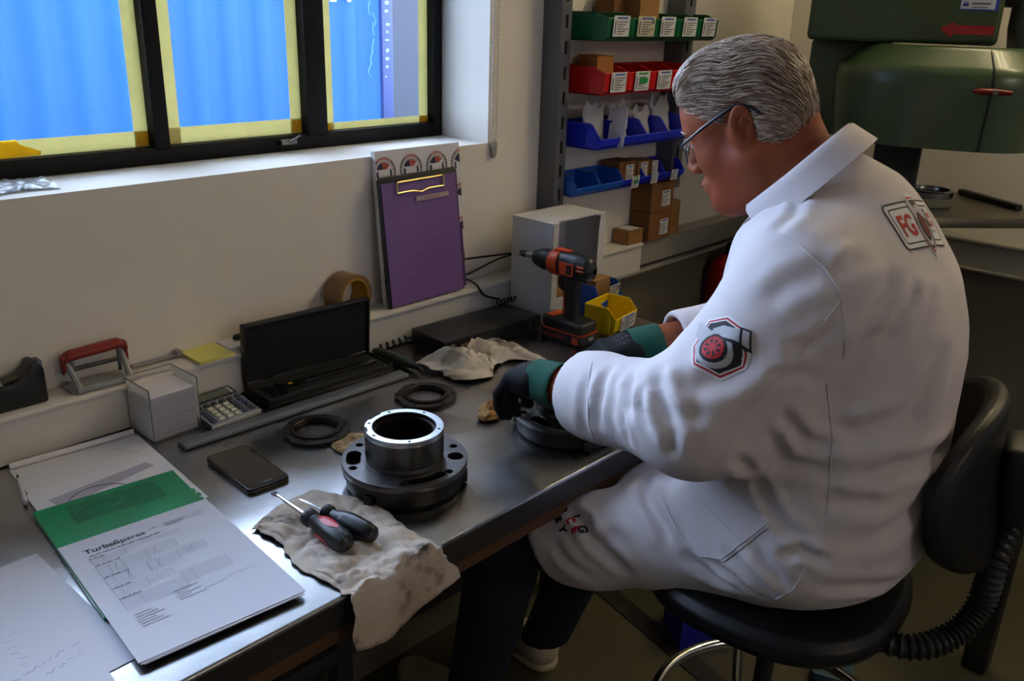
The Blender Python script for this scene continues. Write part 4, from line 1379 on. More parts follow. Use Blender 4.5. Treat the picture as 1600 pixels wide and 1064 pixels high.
for xa, xb in ((1.733, 1.772), (2.262, 2.318)):
    up = MB()
    up.box((xa, 1.470, 1.128), (xb, 1.5295, 2.50), .002)
    obj('upright', up, M_rack, rk)
    for k in range(9):
        obj('slot', MB().box(((xa + xb) / 2 - .004, 1.4690, 1.16 + k * .06), ((xa + xb) / 2 + .004, 1.4702, 1.19 + k * .06)), M_black, rk, None)
for z in (1.604, 1.476, 1.342, 1.208):
    obj('rail', MB().box((1.772, 1.5245, z - .02), (2.262, 1.5295, z + .004), .001), M_rack, rk)
    obj('rail_hook', MB().box((1.772, 1.5215, z - .001), (2.262, 1.5245, z + .004), .0006, 1), M_rack, rk)
def carton(name, label, a, b, m, cat='box', parts=True, rz=0.0, group=None):
    c_ = ((a[0] + b[0]) / 2, (a[1] + b[1]) / 2, a[2])
    t = thing(name, label, cat, c_, rz, group)
    hx, hy, h = (b[0] - a[0]) / 2, (b[1] - a[1]) / 2, b[2] - a[2]
    obj('carton_body', MB().box((-hx, -hy, 0), (hx, hy, h - .002), .0012, 1), m, t)
    if parts:
        obj('lid_flap', MB().box((-hx - .0006, -hy - .0006, h - .0018), (hx + .0006, -.0006, h)), m, t, None)
        obj('lid_flap', MB().box((-hx - .0006, .0006, h - .0018), (hx + .0006, hy + .0006, h)), m, t, None)
    return t
c1 = carton('cardboard_carton', 'brown carton standing up out of the second and third green bins', (1.965, 1.41, 1.5555), (2.05, 1.505, 1.68), M_brown)
c1 = carton('cardboard_carton', 'darker brown carton behind the top of the green bins', (1.915, 1.455, 1.5555), (1.958, 1.515, 1.665), M_brown2)
c2 = carton('cardboard_carton', 'small orange brown carton poking out of the first red bin', (1.838, 1.425, 1.4275), (1.892, 1.500, 1.517), mat('orange_card', (170, 108, 46), .8, var=.06, scale=10), rz=math.radians(-12))
M_bag = clear_mat('bag_film', (206, 206, 210), .18, .35, 1.4)
def bag(label, x, y, z, w, d, h, sd):
    t = thing('parts_bag', label, 'bag', (x, y, z))
    def fn(u, v):
        a = 2 * PI * u
        k = (1 - .12 * v ** 3)
        wx = w / 2 * k * (1 + .45 * nz3(math.cos(a) * 1.5 + sd, math.sin(a) * 1.5, v * 3))
        dy = d / 2 * (1 - .75 * v) * (1 + .3 * nz3(math.cos(a) * 2, math.sin(a) * 2 + sd, v * 4))
        return (wx * math.cos(a) + .012 * v * math.sin(sd), dy * math.sin(a), h * v * (1 + .28 * nz3(math.cos(a) * 1.3 + sd, math.sin(a), v)) + .006 * nz3(u * 6, v * 3, sd))
    obj('film', MB().grid(fn, 28, 14), M_bag, t, 60)
    pm = MB()
    rn = random.Random(int(sd * 10))
    for k in range(7):
        bm = bmesh.new()
        bmesh.ops.create_icosphere(bm, subdivisions=1, radius=.008)
        pm.bm(bm, T(rn.uniform(-w * .22, w * .22), rn.uniform(-d * .16, d * .16), .009 + rn.uniform(0, h * .25)))
    o = obj('small_parts', pm, mat('bag_parts', (150, 148, 140), .4, .5), t, 40)
    o['kind'] = 'stuff'
    return t
bag('clear parts bag standing in the first deep blue bin', 1.850, 1.455, 1.2935, .080, .06, .105, 1.0)
bag('clear parts bag standing in the second deep blue bin', 1.955, 1.455, 1.2935, .074, .06, .100, 2.3)
bag('clear parts bag slumped in the third deep blue bin', 2.055, 1.450, 1.2935, .076, .06, .085, 3.7)
bag('clear parts bag bulging from the fourth deep blue bin', 2.155, 1.455, 1.2935, .080, .07, .105, 4.4)
en = thing('white_envelope', 'white paper envelope leaning in the first deep blue bin', 'envelope', (1.890, 1.405, 1.2935), 0, rot=(math.radians(10), math.radians(4), math.radians(80)))
obj('paper', MB().box((-.030, -.0006, 0), (.030, .0006, .098)), M_paper, en, None)
obj('flap', MB().prism([(-.030, .098), (.030, .098), (.020, .078), (-.020, .078)], .0007, .0012, Matrix.Rotation(PI / 2, 4, 'X')), M_paper, en, None)
for k, (x0, x1, hh) in enumerate(((1.985, 2.065, .068), (2.072, 2.128, .062), (2.136, 2.172, .058))):
    c_ = carton('cardboard_carton', ('brown labelled carton in the third small blue bin', 'grey brown labelled carton beside the third small blue bin', 'narrow labelled carton at the fourth small blue bin')[k], (x0 - .006, 1.450, 1.1715), (x1 - .008, 1.515, 1.1715 + hh), M_brown2 if k == 0 else M_brown, parts=False)
    label_card(c_, (.034, .030, .026)[k], .040, (.008 * (k == 0), -.0335, .016), 0, (1, 1, 0)[k])
lc = label_card(bins['l', 2], .034, .034, (.0, -.0925, -.002), math.radians(8), 2)
for k in (3, 4):
    label_card(bins['l', k], .032, .030, (-.008, -.0925, .0), math.radians(8), 0)
# cartons on the ledge
sb = carton('small_carton', 'small flat tan carton with a white sticker on the ledge', (2.072, 1.468, LEDGE_Z), (2.142, 1.526, LEDGE_Z + .042), M_brown)
obj('white_sticker', MB().box((-.022, -.022, .0421), (.026, .024, .0426)), M_lab, sb, None)
for k in range(2):
    z0 = (LEDGE_Z if k == 0 else LEDGE_Z) + .0855 * k
    c_ = carton('stacked_carton', ('lower brown labelled carton of the pair on the ledge', 'upper brown labelled carton of the pair on the ledge')[k], (2.152, 1.455, z0), (2.266, 1.528, z0 + .085), M_brown2)
    label_card(c_, .042, .046, (.018, -.0368, .014), 0, 0)
carton('tall_carton', 'narrow tan carton standing right of the stacked pair', (2.271, 1.4735, LEDGE_Z - .0035), (2.338, 1.528, LEDGE_Z + .100), M_brown)
# bins at the bench end
yb = make_bin(bin_meshes(.108, .082, .066, 'yel', .62), M_byl, 'bright yellow storage bin beside the drill at the bench end', (1.660, 1.258, BZ), math.radians(8))
label_card(yb, .072, .036, (.008, -.0848, .006), math.radians(5), 0)
bb = make_bin(bin_meshes(.100, .060, .086, 'blu', .55), M_bbl2, 'blue storage bin behind the yellow bin, with a buff label', (1.722, 1.3255, BZ), math.radians(4))
label_card(bb, .044, .040, (.008, -.0635, .046), math.radians(6), 3)
carton('cardboard_carton', 'tan carton inside the blue bin behind the yellow one', (1.682, 1.283, BZ + .0025), (1.748, 1.318, BZ + .098), mat('tan_card2', (150, 112, 66), .8, var=.05, scale=12), rz=math.radians(4))
fe = thing('red_cylinder', "dark red cylinder low on the wall behind the man's arm", 'cylinder', (2.62, 1.44, .50))
obj('cylinder', MB().lathe([(0, 0), (.066, 0), (.070, .006), (.070, .31), (.062, .345), (.035, .365), (.018, .372), (0, .372)], 32, close=False), mat('extinguisher_red', (150, 14, 14), .3), fe)
obj('valve_head', MB().box((-.014, -.014, .372), (.014, .014, .405), .003), M_black, fe)
obj('lever', MB().box((-.010, -.070, .402), (.010, .012, .412), .003), M_black, fe)
obj('wall_bracket', MB().box((-.03, .066, .10), (.03, .0725, .30), .002), M_rack, fe)

# ------------------------------------------------------------------ green pillar drilling machine
M_mg = mat('machine_green', (60, 78, 48), .32, var=.06, scale=6, coat=.15)
M_md = mat('machine_dark_green', (66, 82, 48), .40, var=.06, scale=6)
M_mb = mat('machine_black', (20, 20, 19), .5)
pm_ = thing('drilling_machine', 'large green pillar drilling machine in the far corner', 'machine', (2.62, .86, 0), math.radians(20))
# local x away from the camera, y to the left in the picture, z up
obj('column', MB().box((.02, .025, .10), (.20, .150, 1.36), .01), M_mb, pm_)
obj('base', MB().box((-.04, -.06, .0), (.26, .24, .10), .012), M_mb, pm_)
obj('upper_housing', MB().box((-.10, -.098, 1.565), (.22, .365, 1.98), .014, 3), M_md, pm_)
obj('back_plate', MB().box((.06, .15, 1.30), (.22, .3645, 1.563), .008), M_md, pm_)
g = MB()
def guard(u, v):
    a = PI * (.5 + u) * 1.0
    z = float(np.interp(v, [0, .02, .60, .66, .72, .97, 1], [1.318, 1.312, 1.474, 1.500, 1.513, 1.562, 1.563]))
    k = float(np.interp(v, [0, .02, .60, .66, .72, .97, 1], [.93, .96, 1.0, .985, .955, .76, .70]))
    ex = 2.6
    ca, sa = math.cos(a), math.sin(a)
    rx = abs(ca) ** (2 / ex) * (1 if ca > 0 else -1)
    ry = abs(sa) ** (2 / ex) * (1 if sa > 0 else -1)
    return (.02 + .235 * rx * k, -.030 + (.315 if sa > 0 else .225) * ry * k, z)
g.grid(guard, 60, 40)
obj('belt_guard', g, M_mg, pm_, 40)
g = MB()
g.grid(lambda u, v: tuple(a + b for a, b in zip(guard(u, 0), (0, 0, 0))) if v == 0 else ((guard(u, 0)[0] - .02) * (1 - v) + .02, (guard(u, 0)[1] + .030) * (1 - v) - .030, 1.318), 60, 3)
obj('guard_underside', g, M_mb, pm_)
seam = [Vector(guard(.57, v)) * 1.0 + Vector((-.002, -.001, 0)) for v in (.03, .3, .6, .66, .72, .9, .99)]
obj('guard_seam', MB().tube(seam, .0022, 6), M_mb, pm_)
lk = thing
lp_ = Vector(guard(.57, .56))
la = MB()
la.rod((lp_.x - .014, lp_.y + .040, lp_.z), (lp_.x - .010, lp_.y - .045, lp_.z - .001), [(0, .003), (.15, .007), (.5, .008), (.8, .007), (1, .005)], 14)
obj('guard_latch', la, mat('latch_red', (112, 16, 14), .35), pm_)
obj('latch_screw', MB().cyl((lp_.x - .0285, lp_.y - .008, lp_.z), (lp_.x - .019, lp_.y - .008, lp_.z), .006, 12), mat('pin_steel', (130, 130, 130), .3, 1.0), pm_)
ar = MB()
ar.prism([(.030, 1.602), (-.002, 1.622), (-.002, 1.613), (-.095, 1.613), (-.095, 1.591), (-.002, 1.591), (-.002, 1.582)], 0, .0012, Matrix(((0, 0, -1, -.1003), (1, 0, 0, .010), (0, 1, 0, 0), (0, 0, 0, 1))))
obj('rotation_arrow', ar, mat('arrow_red', (158, 26, 22), .5), pm_, None)
obj('maker_plate', MB().box((-.1018, -0.085, 1.648), (-.1003, 0.003, 1.700)), mat('plate_blue', (50, 74, 160), .4), pm_, None)
obj('maker_plate_white', MB().box((-.1026, -0.077, 1.652), (-.1019, 0.001, 1.676)), M_lab, pm_, None)
pl = MB()
pl.box((-.1032, -0.017, 1.658), (-.1027, -0.003, 1.664))
pl.box((-.1032, -0.015, 1.664), (-.1027, -0.012, 1.669))
pl.box((-.1032, -0.009, 1.664), (-.1027, -0.006, 1.670))
obj('plate_emblem', pl, mat('emblem_blue', (40, 60, 150), .4), pm_, None)
pl = MB()
pl.box((-.1032, -0.067, 1.663), (-.1027, -0.023, 1.667))
pl.box((-.1032, -0.061, 1.655), (-.1027, -0.025, 1.657))
obj('plate_print', pl, M_lb2, pm_, None)
mo = MB()
mo.lathe([(0, -.01), (.085, -.01), (.105, .01), (.112, .06), (.112, .30), (.09, .33), (0, .33)], 40, T(.02, -.235, 1.548), close=False)
obj('motor', mo, mat('motor_grey', (126, 124, 116), .4, .3), pm_, 40)
obj('motor_flange', MB().box((-.03, -.16, 1.66), (.10, -.096, 1.76), .01), M_mb, pm_)
# table (set square to the aisle, not to the machine)
PMI = T(2.62, .86, 0, math.radians(20)).inverted()
def mpart(name, mb, m, sm=35):
    o = obj(name, mb, m, pm_, sm)
    o.matrix_parent_inverse = PMI
    return o
M_tab = mat('table_iron', (112, 106, 92), .35, .6, var=.08, scale=12)
mpart('work_table', MB().prism([(2.241, .952), (2.729, .531), (2.941, .847), (2.62, 1.126)], 1.108, 1.135, r=.003), M_tab)
mpart('table_rail', MB().box((-.118, -.012, 0), (.118, .012, .016), .003, 2, T(2.812, .742, 1.1355, math.atan2(.849 - .645, 2.890 - 2.754))), M_mb)
mpart('table_bracket', MB().prism([(2.40, .76), (2.425, .74), (2.440, .76), (2.415, .78)], .90, 1.1075), M_mb)
mpart('bracket_foot', MB().box((2.40, .72, .86), (2.66, .80, .90), .006), M_mb)
tag(obj('steel_ring', MB().lathe([(.050, .024), (.062, .024), (.062, .040), (.059, .043), (.052, .043), (.050, .039)], 48, T(2.640, .853, 1.1353)), mat('ring_bright', (120, 122, 122), .25, 1.0)), 'bright steel ring lying on the drilling machine table', 'machine part')
tag(obj('ring_packing', MB().lathe([(0, .0003), (.060, .0003), (.062, .004), (.062, .020), (.059, .0235), (0, .0235)], 44, T(2.640, .853, 1.1353), close=False), mat('packing_cream', (150, 146, 122), .6)), 'pale round block under the steel ring on the machine table', 'machine part')
mpart('feed_motor', MB().rod((2.23, .455, .60), (2.37, .335, .60), [(0, .030), (.08, .050), (.2, .056), (.85, .056), (.95, .048), (1, .030)], 28), mat('motor_black', (26, 26, 25), .45))
mpart('motor_stand', MB().box((2.27, .365, 0), (2.33, .425, .555), .008), M_mb)
mpart('feed_lever', MB().tube(hermite([(2.25, .42, .645), (2.24, .38, .70), (2.26, .33, .72), (2.30, .31, .69)], 6), .008, 10), M_mb)
# ------------------------------------------------------------------ the stool
SX, SY = 1.268, .535
M_vinyl = mat('black_vinyl', (11, 11, 12), .45, spec=.35, bump=.12, bscale=300)
M_plas = mat('black_plastic', (18, 18, 18), .5)
ch_ = thing('swivel_stool', 'black padded swivel work stool with chrome foot ring', 'stool', (SX, SY, 0), math.radians(6))
def seat_pad(u, v):
    a = 2 * PI * u
    prof = [(0, .757), (.55, .757), (.82, .761), (.93, .758), (.985, .745), (1, .728), (.97, .716), (.90, .712), (.5, .711), (0, .711)]
    t = v * (len(prof) - 1)
    i = min(int(t), len(prof) - 2)
    f = t - i
    r = prof[i][0] + (prof[i + 1][0] - prof[i][0]) * f
    z = prof[i][1] + (prof[i + 1][1] - prof[i][1]) * f
    ex = 2.5
    c, s = math.cos(a), math.sin(a)
    x = abs(c) ** (2 / ex) * math.copysign(1, c) * .218 * r
    y = abs(s) ** (2 / ex) * math.copysign(1, s) * .205 * r
    return (x, y, z - .020 * max(0, y / .205) ** 3 * r)
obj('seat', MB().grid(seat_pad, 72, 36), M_vinyl, ch_, 60)
obj('seat_pan', MB().box((-.12, -.13, .690), (.12, .12, .711), .008), M_plas, ch_)
obj('gas_column', MB().cyl((0, 0, .30), (0, 0, .69), .016, 20), mat('column_grey', (70, 70, 70), .3, .9), ch_)
obj('outer_column', MB().cyl((0, 0, .10), (0, 0, .42), .026, 24), M_plas, ch_)
obj('foot_ring', MB().tube([(.022 + .215 * math.cos(a), -.02 + .215 * math.sin(a), .408) for a in np.linspace(0, 2 * PI, 64, endpoint=False)], .0105, 12, closed=True), M_chr, ch_)
for k in range(3):
    a = math.radians(40 + 120 * k)
    obj('ring_spoke', MB().tube([(.025 * math.cos(a), .025 * math.sin(a), .36), (.12 * math.cos(a), .12 * math.sin(a), .395), (.022 + .21 * math.cos(a), -.02 + .21 * math.sin(a), .408)], .009, 10), M_plas, ch_)
for k in range(5):
    a = math.radians(20 + 72 * k)
    lg = obj('leg', MB().tube([(.02 * math.cos(a), .02 * math.sin(a), .12), (.15 * math.cos(a), .15 * math.sin(a), .10), (.29 * math.cos(a), .29 * math.sin(a), .066)], [.022, .020, .016], 10), M_plas, ch_)
    obj('castor', MB().cyl((.29 * math.cos(a) - .014 * math.sin(a), .29 * math.sin(a) + .014 * math.cos(a), .026), (.29 * math.cos(a) + .014 * math.sin(a), .29 * math.sin(a) - .014 * math.cos(a), .026), .0255, 20), M_plas, lg)
BKM = T(.125, -.246, .962, math.radians(9), math.radians(-8))
def back_pad(u, v):
    a = 2 * PI * u
    prof = [(0, .004), (.75, .005), (.92, .003), (.985, -.006), (1, -.017), (.97, -.027), (.9, -.032), (0, -.030)]
    t = v * (len(prof) - 1)
    i = min(int(t), len(prof) - 2)
    f = t - i
    r = prof[i][0] + (prof[i + 1][0] - prof[i][0]) * f
    d = prof[i][1] + (prof[i + 1][1] - prof[i][1]) * f
    ex = 2.35
    c, s = math.cos(a), math.sin(a)
    x = abs(c) ** (2 / ex) * math.copysign(1, c) * .200 * r
    z = abs(s) ** (2 / ex) * math.copysign(1, s) * .135 * r
    return tuple(BKM @ Vector((x, d + 1.9 * x * x - .25 * z * z, z)))
obj('backrest', MB().grid(back_pad, 72, 28), M_vinyl, ch_, 60)
obj('back_bracket', MB().box((-.05, -.075, -.07), (.05, -.028, .06), .015, 3, BKM), M_plas, ch_)
obj('adjuster_knob', MB().rod(tuple(BKM @ Vector((.05, -.055, .02))), tuple(BKM @ Vector((.100, -.062, .02))), [(0, .010), (.4, .011), (.45, .022), (1, .021)], 18), M_plas, ch_)
bpath = hermite([tuple(BKM @ Vector((0, -.055, -.06))), (.072, -.300, .85), (.062, -.296, .775), (.025, -.275, .728), (-.025, -.220, .706), (-.03, -.12, .702)], 22)
bl = [.0215 if (i % 3) == 0 else .0175 for i in range(len(bpath))]
obj('bellows_sleeve', MB().tube(bpath, bl, 16), mat('bellows_rubber', (24, 24, 23), .45), ch_, 20)
obj('tilt_lever', MB().tube([(.10, .04, .700), (.19, .06, .692), (.225, .06, .680)], [.005, .005, .008], 8), M_plas, ch_)
# things on the floor
fb = thing('floor_crate', 'dark blue plastic crate on the floor beyond the stool', 'crate', (1.900, .985, 0), math.radians(-38))
M_crb = mat('crate_blue', (22, 28, 150), .5)
w_ = MB()
for a, b in (((-.10, -.07, 0), (.10, -.064, .17)), ((-.10, .064, 0), (.10, .07, .17)), ((-.10, -.064, 0), (-.094, .064, .17)), ((.094, -.064, 0), (.10, .064, .17)), ((-.094, -.064, 0), (.094, .064, .006))):
    w_.box(a, b)
obj('walls', w_, M_crb, fb)
obj('rim', MB().tube([(-.1, -.07, .17), (.1, -.07, .17), (.1, .07, .17), (-.1, .07, .17)], .006, 8, closed=True), M_crb, fb)
fb = thing('parts_tray', 'pale blue tray with a metal fitting on the floor behind the foot ring', 'tray', (1.985, .655, 0), math.radians(20))
obj('tray', MB().prism(rrect(.06, .05, .015), 0, .04, r=.006), mat('tray_blue', (44, 78, 94), .5), fb)
obj('fitting', MB().tube(hermite([(-.03, -.01, .055), (-.01, .02, .085), (.02, .01, .075), (.03, -.02, .055)], 6), .010, 10), mat('fitting_steel', (150, 130, 124), .3, .9), fb)
tag(obj('air_hose', MB().tube(hermite([(1.72, 1.40, .010), (1.80, 1.33, .010), (1.90, 1.285, .010), (2.02, 1.28, .010), (2.12, 1.34, .010)], 10), .009, 10), mat('hose_cream', (160, 150, 96), .5)), 'pale hose lying on the floor beyond the stool', 'hose')
tag(obj('floor_strip', MB().box((-.03, -.42, 0.0005), (.03, .42, .004), M=T(1.80, 1.10, 0, math.radians(-14))), mat('strip_black', (24, 23, 20), .6)), 'flat black strip across the floor beyond the stool', 'cable strip')  # thin black strip laid flat on the floor
# ------------------------------------------------------------------ solid shapes blended from simple volumes (for the figure)
def _v(p):
    return np.asarray(p, dtype=np.float32)
class Vol:
    def __init__(s, lo, hi, h):
        s.lo, s.h = _v(lo), h
        n = [int(math.ceil((hi[i] - lo[i]) / h)) + 1 for i in range(3)]
        ax = [s.lo[i] + h * np.arange(n[i], dtype=np.float32) for i in range(3)]
        s.X, s.Y, s.Z = np.meshgrid(*ax, indexing='ij')
        s.F = np.full(s.X.shape, 9.0, dtype=np.float32)
    def cap(s, a, b, ra, rb=None, sq=None):
        """tapered capsule; sq = (unit direction, factor) flattens it along a direction"""
        rb = ra if rb is None else rb
        a, b = _v(a), _v(b)
        ba = b - a
        px, py, pz = s.X - a[0], s.Y - a[1], s.Z - a[2]
        t = np.clip((px * ba[0] + py * ba[1] + pz * ba[2]) / max(float(ba @ ba), 1e-9), 0, 1)
        dx, dy, dz = px - ba[0] * t, py - ba[1] * t, pz - ba[2] * t
        if sq is not None:
            n, k = _v(sq[0]), sq[1]
            m = (dx * n[0] + dy * n[1] + dz * n[2]) * (1 / k - 1)
            dx, dy, dz = dx + n[0] * m, dy + n[1] * m, dz + n[2] * m
        return np.sqrt(dx * dx + dy * dy + dz * dz) - (ra + (rb - ra) * t)
    def ell(s, c, r, R=None):
        c = _v(c)
        px, py, pz = s.X - c[0], s.Y - c[1], s.Z - c[2]
        if R is not None:
            R = np.asarray(R, dtype=np.float32)      # columns: local axes
            px, py, pz = (px * R[0, i] + py * R[1, i] + pz * R[2, i] for i in range(3))
        qx, qy, qz = px / r[0], py / r[1], pz / r[2]
        k0 = np.sqrt(qx * qx + qy * qy + qz * qz)
        k1 = np.sqrt((qx / r[0]) ** 2 + (qy / r[1]) ** 2 + (qz / r[2]) ** 2)
        return k0 * (k0 - 1) / np.maximum(k1, 1e-6)
    def box(s, c, r, R=None, rad=0.0):
        c = _v(c)
        px, py, pz = s.X - c[0], s.Y - c[1], s.Z - c[2]
        if R is not None:
            R = np.asarray(R, dtype=np.float32)
            px, py, pz = (px * R[0, i] + py * R[1, i] + pz * R[2, i] for i in range(3))
        qx, qy, qz = np.abs(px) - r[0] + rad, np.abs(py) - r[1] + rad, np.abs(pz) - r[2] + rad
        o = np.sqrt(np.maximum(qx, 0) ** 2 + np.maximum(qy, 0) ** 2 + np.maximum(qz, 0) ** 2)
        return o + np.minimum(np.maximum(qx, np.maximum(qy, qz)), 0) - rad
    def plane(s, p, n):
        p, n = _v(p), _v(n)
        n = n / np.linalg.norm(n)
        return (s.X - p[0]) * n[0] + (s.Y - p[1]) * n[1] + (s.Z - p[2]) * n[2]
    def add(s, d, k=0.0):
        s.F = smin(s.F, d, k)
        return s
    def cut(s, d, k=0.0):
        s.F = -smin(-s.F, d, k)
        return s
    def mesh(s):
        return surface(s.F, s.lo, s.h)
def smin(a, b, k=0.0):
    if k <= 0:
        return np.minimum(a, b)
    q = np.maximum(k - np.abs(a - b), 0) / k
    return np.minimum(a, b) - q * q * k * .25
def surface(F, lo, h):
    """skin of the volume F < 0: one vertex per boundary cell, quads between"""
    S = F < 0
    sh = [n - 1 for n in F.shape]
    cs = [(i, j, k) for i in (0, 1) for j in (0, 1) for k in (0, 1)]
    cnt = np.zeros(sh, dtype=np.uint8)
    for i, j, k in cs:
        cnt += S[i:i + sh[0], j:j + sh[1], k:k + sh[2]]
    act = (cnt > 0) & (cnt < 8)
    idx = np.argwhere(act)
    val = np.stack([F[idx[:, 0] + i, idx[:, 1] + j, idx[:, 2] + k] for i, j, k in cs], 1)
    pos = np.zeros((len(idx), 3), dtype=np.float64)
    num = np.zeros(len(idx))
    C = np.array(cs, dtype=np.float64)
    for a in range(8):
        for b in range(a + 1, 8):
            if np.abs(C[a] - C[b]).sum() != 1:
                continue
            va, vb = val[:, a], val[:, b]
            m = (va < 0) != (vb < 0)
            t = va[m] / (va[m] - vb[m])
            pos[m] += C[a] + t[:, None] * (C[b] - C[a])
            num[m] += 1
    V = (idx + pos / num[:, None]) * h + np.asarray(lo, dtype=np.float64)
    ID = np.full(sh, -1, dtype=np.int64)
    ID[act] = np.arange(len(idx))
    faces = []
    for ax in range(3):
        a, b = [(1, 2), (2, 0), (0, 1)][ax]
        s0 = [slice(None)] * 3
        s1 = [slice(None)] * 3
        s0[ax], s1[ax] = slice(0, -1), slice(1, None)
        A, B = S[tuple(s0)], S[tuple(s1)]
        e = np.argwhere(A != B)
        ok = (e[:, a] > 0) & (e[:, b] > 0) & (e[:, a] < sh[a]) & (e[:, b] < sh[b])
        e = e[ok]
        inside = A[tuple(e.T)]
        q = []
        for da, db in ((-1, -1), (0, -1), (0, 0), (-1, 0)):
            c = e.copy()
            c[:, a] += da
            c[:, b] += db
            q.append(ID[tuple(c.T)])
        q = np.stack(q, 1)
        q[~inside] = q[~inside][:, ::-1]
        faces.append(q)
    Fc = np.concatenate(faces)
    return V, Fc[(Fc >= 0).all(1)]
def rot(ax, ang):
    c, s = math.cos(ang), math.sin(ang)
    return np.array({'x': [[1, 0, 0], [0, c, -s], [0, s, c]], 'y': [[c, 0, s], [0, 1, 0], [-s, 0, c]], 'z': [[c, -s, 0], [s, c, 0], [0, 0, 1]]}[ax])
def np_mesh(name, V, Fc, smooth=True):
    me = bpy.data.meshes.new(name)
    me.vertices.add(len(V))
    me.vertices.foreach_set('co', np.asarray(V, dtype=np.float32).ravel())
    n = len(Fc)
    me.loops.add(n * 4)
    me.loops.foreach_set('vertex_index', np.asarray(Fc, dtype=np.int32).ravel())
    me.polygons.add(n)
    me.polygons.foreach_set('loop_start', np.arange(0, n * 4, 4, dtype=np.int32))
    me.polygons.foreach_set('use_smooth', np.ones(n, dtype=bool))
    me.update(calc_edges=True)
    me.validate()
    return me
# ------------------------------------------------------------------ the seated man: joints (metres, room frame)
P_SL, P_EL, P_WL = (1.145, .518, 1.280), (1.018, .600, 1.085), (1.062, .872, 1.030)
P_SR, P_ER, P_WR = (1.480, .650, 1.310), (1.520, .760, 1.060), (1.330, .865, 1.040)
P_NECK = (1.285, .600, 1.400)
P_HIPL, P_KNL, P_ANL = (1.175, .520, .765), (1.045, .955, .722), (1.185, 1.190, .085)
P_HIPR, P_KNR, P_ANR = (1.370, .530, .765), (1.420, .970, .722), (1.470, 1.215, .085)
R_SH = rot('z', math.radians(17))       # shoulders turned to his left
R_HIP = rot('z', math.radians(6))
def coat_volume(h=.006):
    v = Vol((.86, .22, .66), (1.70, 1.10, 1.50), h)
    lean = R_SH @ rot('x', math.radians(-16))
    v.add(v.ell((1.305, .535, 1.175), (.212, .160, .215), lean))
    v.add(v.ell((1.282, .508, 1.000), (.212, .178, .220), R_HIP), .10)
    v.add(v.ell((1.272, .505, .862), (.218, .163, .113), R_HIP), .10)
    v.add(v.cap((1.155, .525, 1.282), P_SR, .066, .080), .08)
    v.add(v.ell((1.350, .468, 1.215), (.185, .092, .135), lean), .09)
    v.add(v.cap((1.318, .540, 1.345), (1.304, .572, 1.380), .077, .064), .08)
    # sleeves
    v.add(v.cap(P_SL, P_EL, .076, .079), .05)
    v.add(v.cap((1.150, .505, 1.235), (1.045, .565, 1.085), .078, .070), .06)
    v.add(v.cap(P_EL, (1.046, .770, 1.048), .074, .068), .035)
    v.add(v.cap((1.046, .770, 1.048), (1.066, .900, 1.024), .068, .066), .02)
    v.add(v.cap(P_SR, P_ER, .084, .070), .05)
    v.add(v.cap(P_ER, (1.335, .866, 1.041), .066, .052), .035)
    # skirts of the coat over the thighs
    v.add(v.cap((1.180, .560, .830), (1.085, .780, .764), .095, .077), .06)
    v.add(v.cap((1.085, .780, .764), (1.040, .930, .730), .077, .078), .03)
    v.add(v.cap((1.370, .560, .830), (1.410, .800, .770), .095, .078), .06)
    v.add(v.cap((1.410, .800, .770), (1.420, .930, .738), .078, .078), .03)
    v.add(v.ell((1.245, .660, .815), (.150, .180, .055)), .05)
    # cut the ends square: cuffs and hems, hollowed for the wrist
    def end_cut(p, d, a, r):
        d = np.array(d) / np.linalg.norm(d)
        half = v.plane(p, d)                     # > 0 beyond the cuff
        near = v.cap(np.array(p) + d * .01, np.array(p) + d * .12, r * 1.6)
        v.cut(np.maximum(-half, near), .006)
        v.cut(v.cap(np.array(p) - d * .04, np.array(p) + d * .05, a), .004)
    end_cut(CUFF_L, (.018, .115, -.022), .050, .066)
    end_cut(CUFF_R, np.array(P_WR) - np.array(P_ER), .042, .056)
    v.cut(v.cap((1.285, .580, 1.318), (1.255, .700, 1.480), .074, .090), .014)
    end_cut(HEM_L, (-.16, .55, -.36), .050, .085)
    end_cut(HEM_R, (.05, .55, -.14), .050, .085)
    return v
CUFF_L, CUFF_R = (1.053, .815, 1.040), (1.368, .848, 1.0440)
HEM_L, HEM_R = (1.060, .868, .752), (1.418, .880, .745)

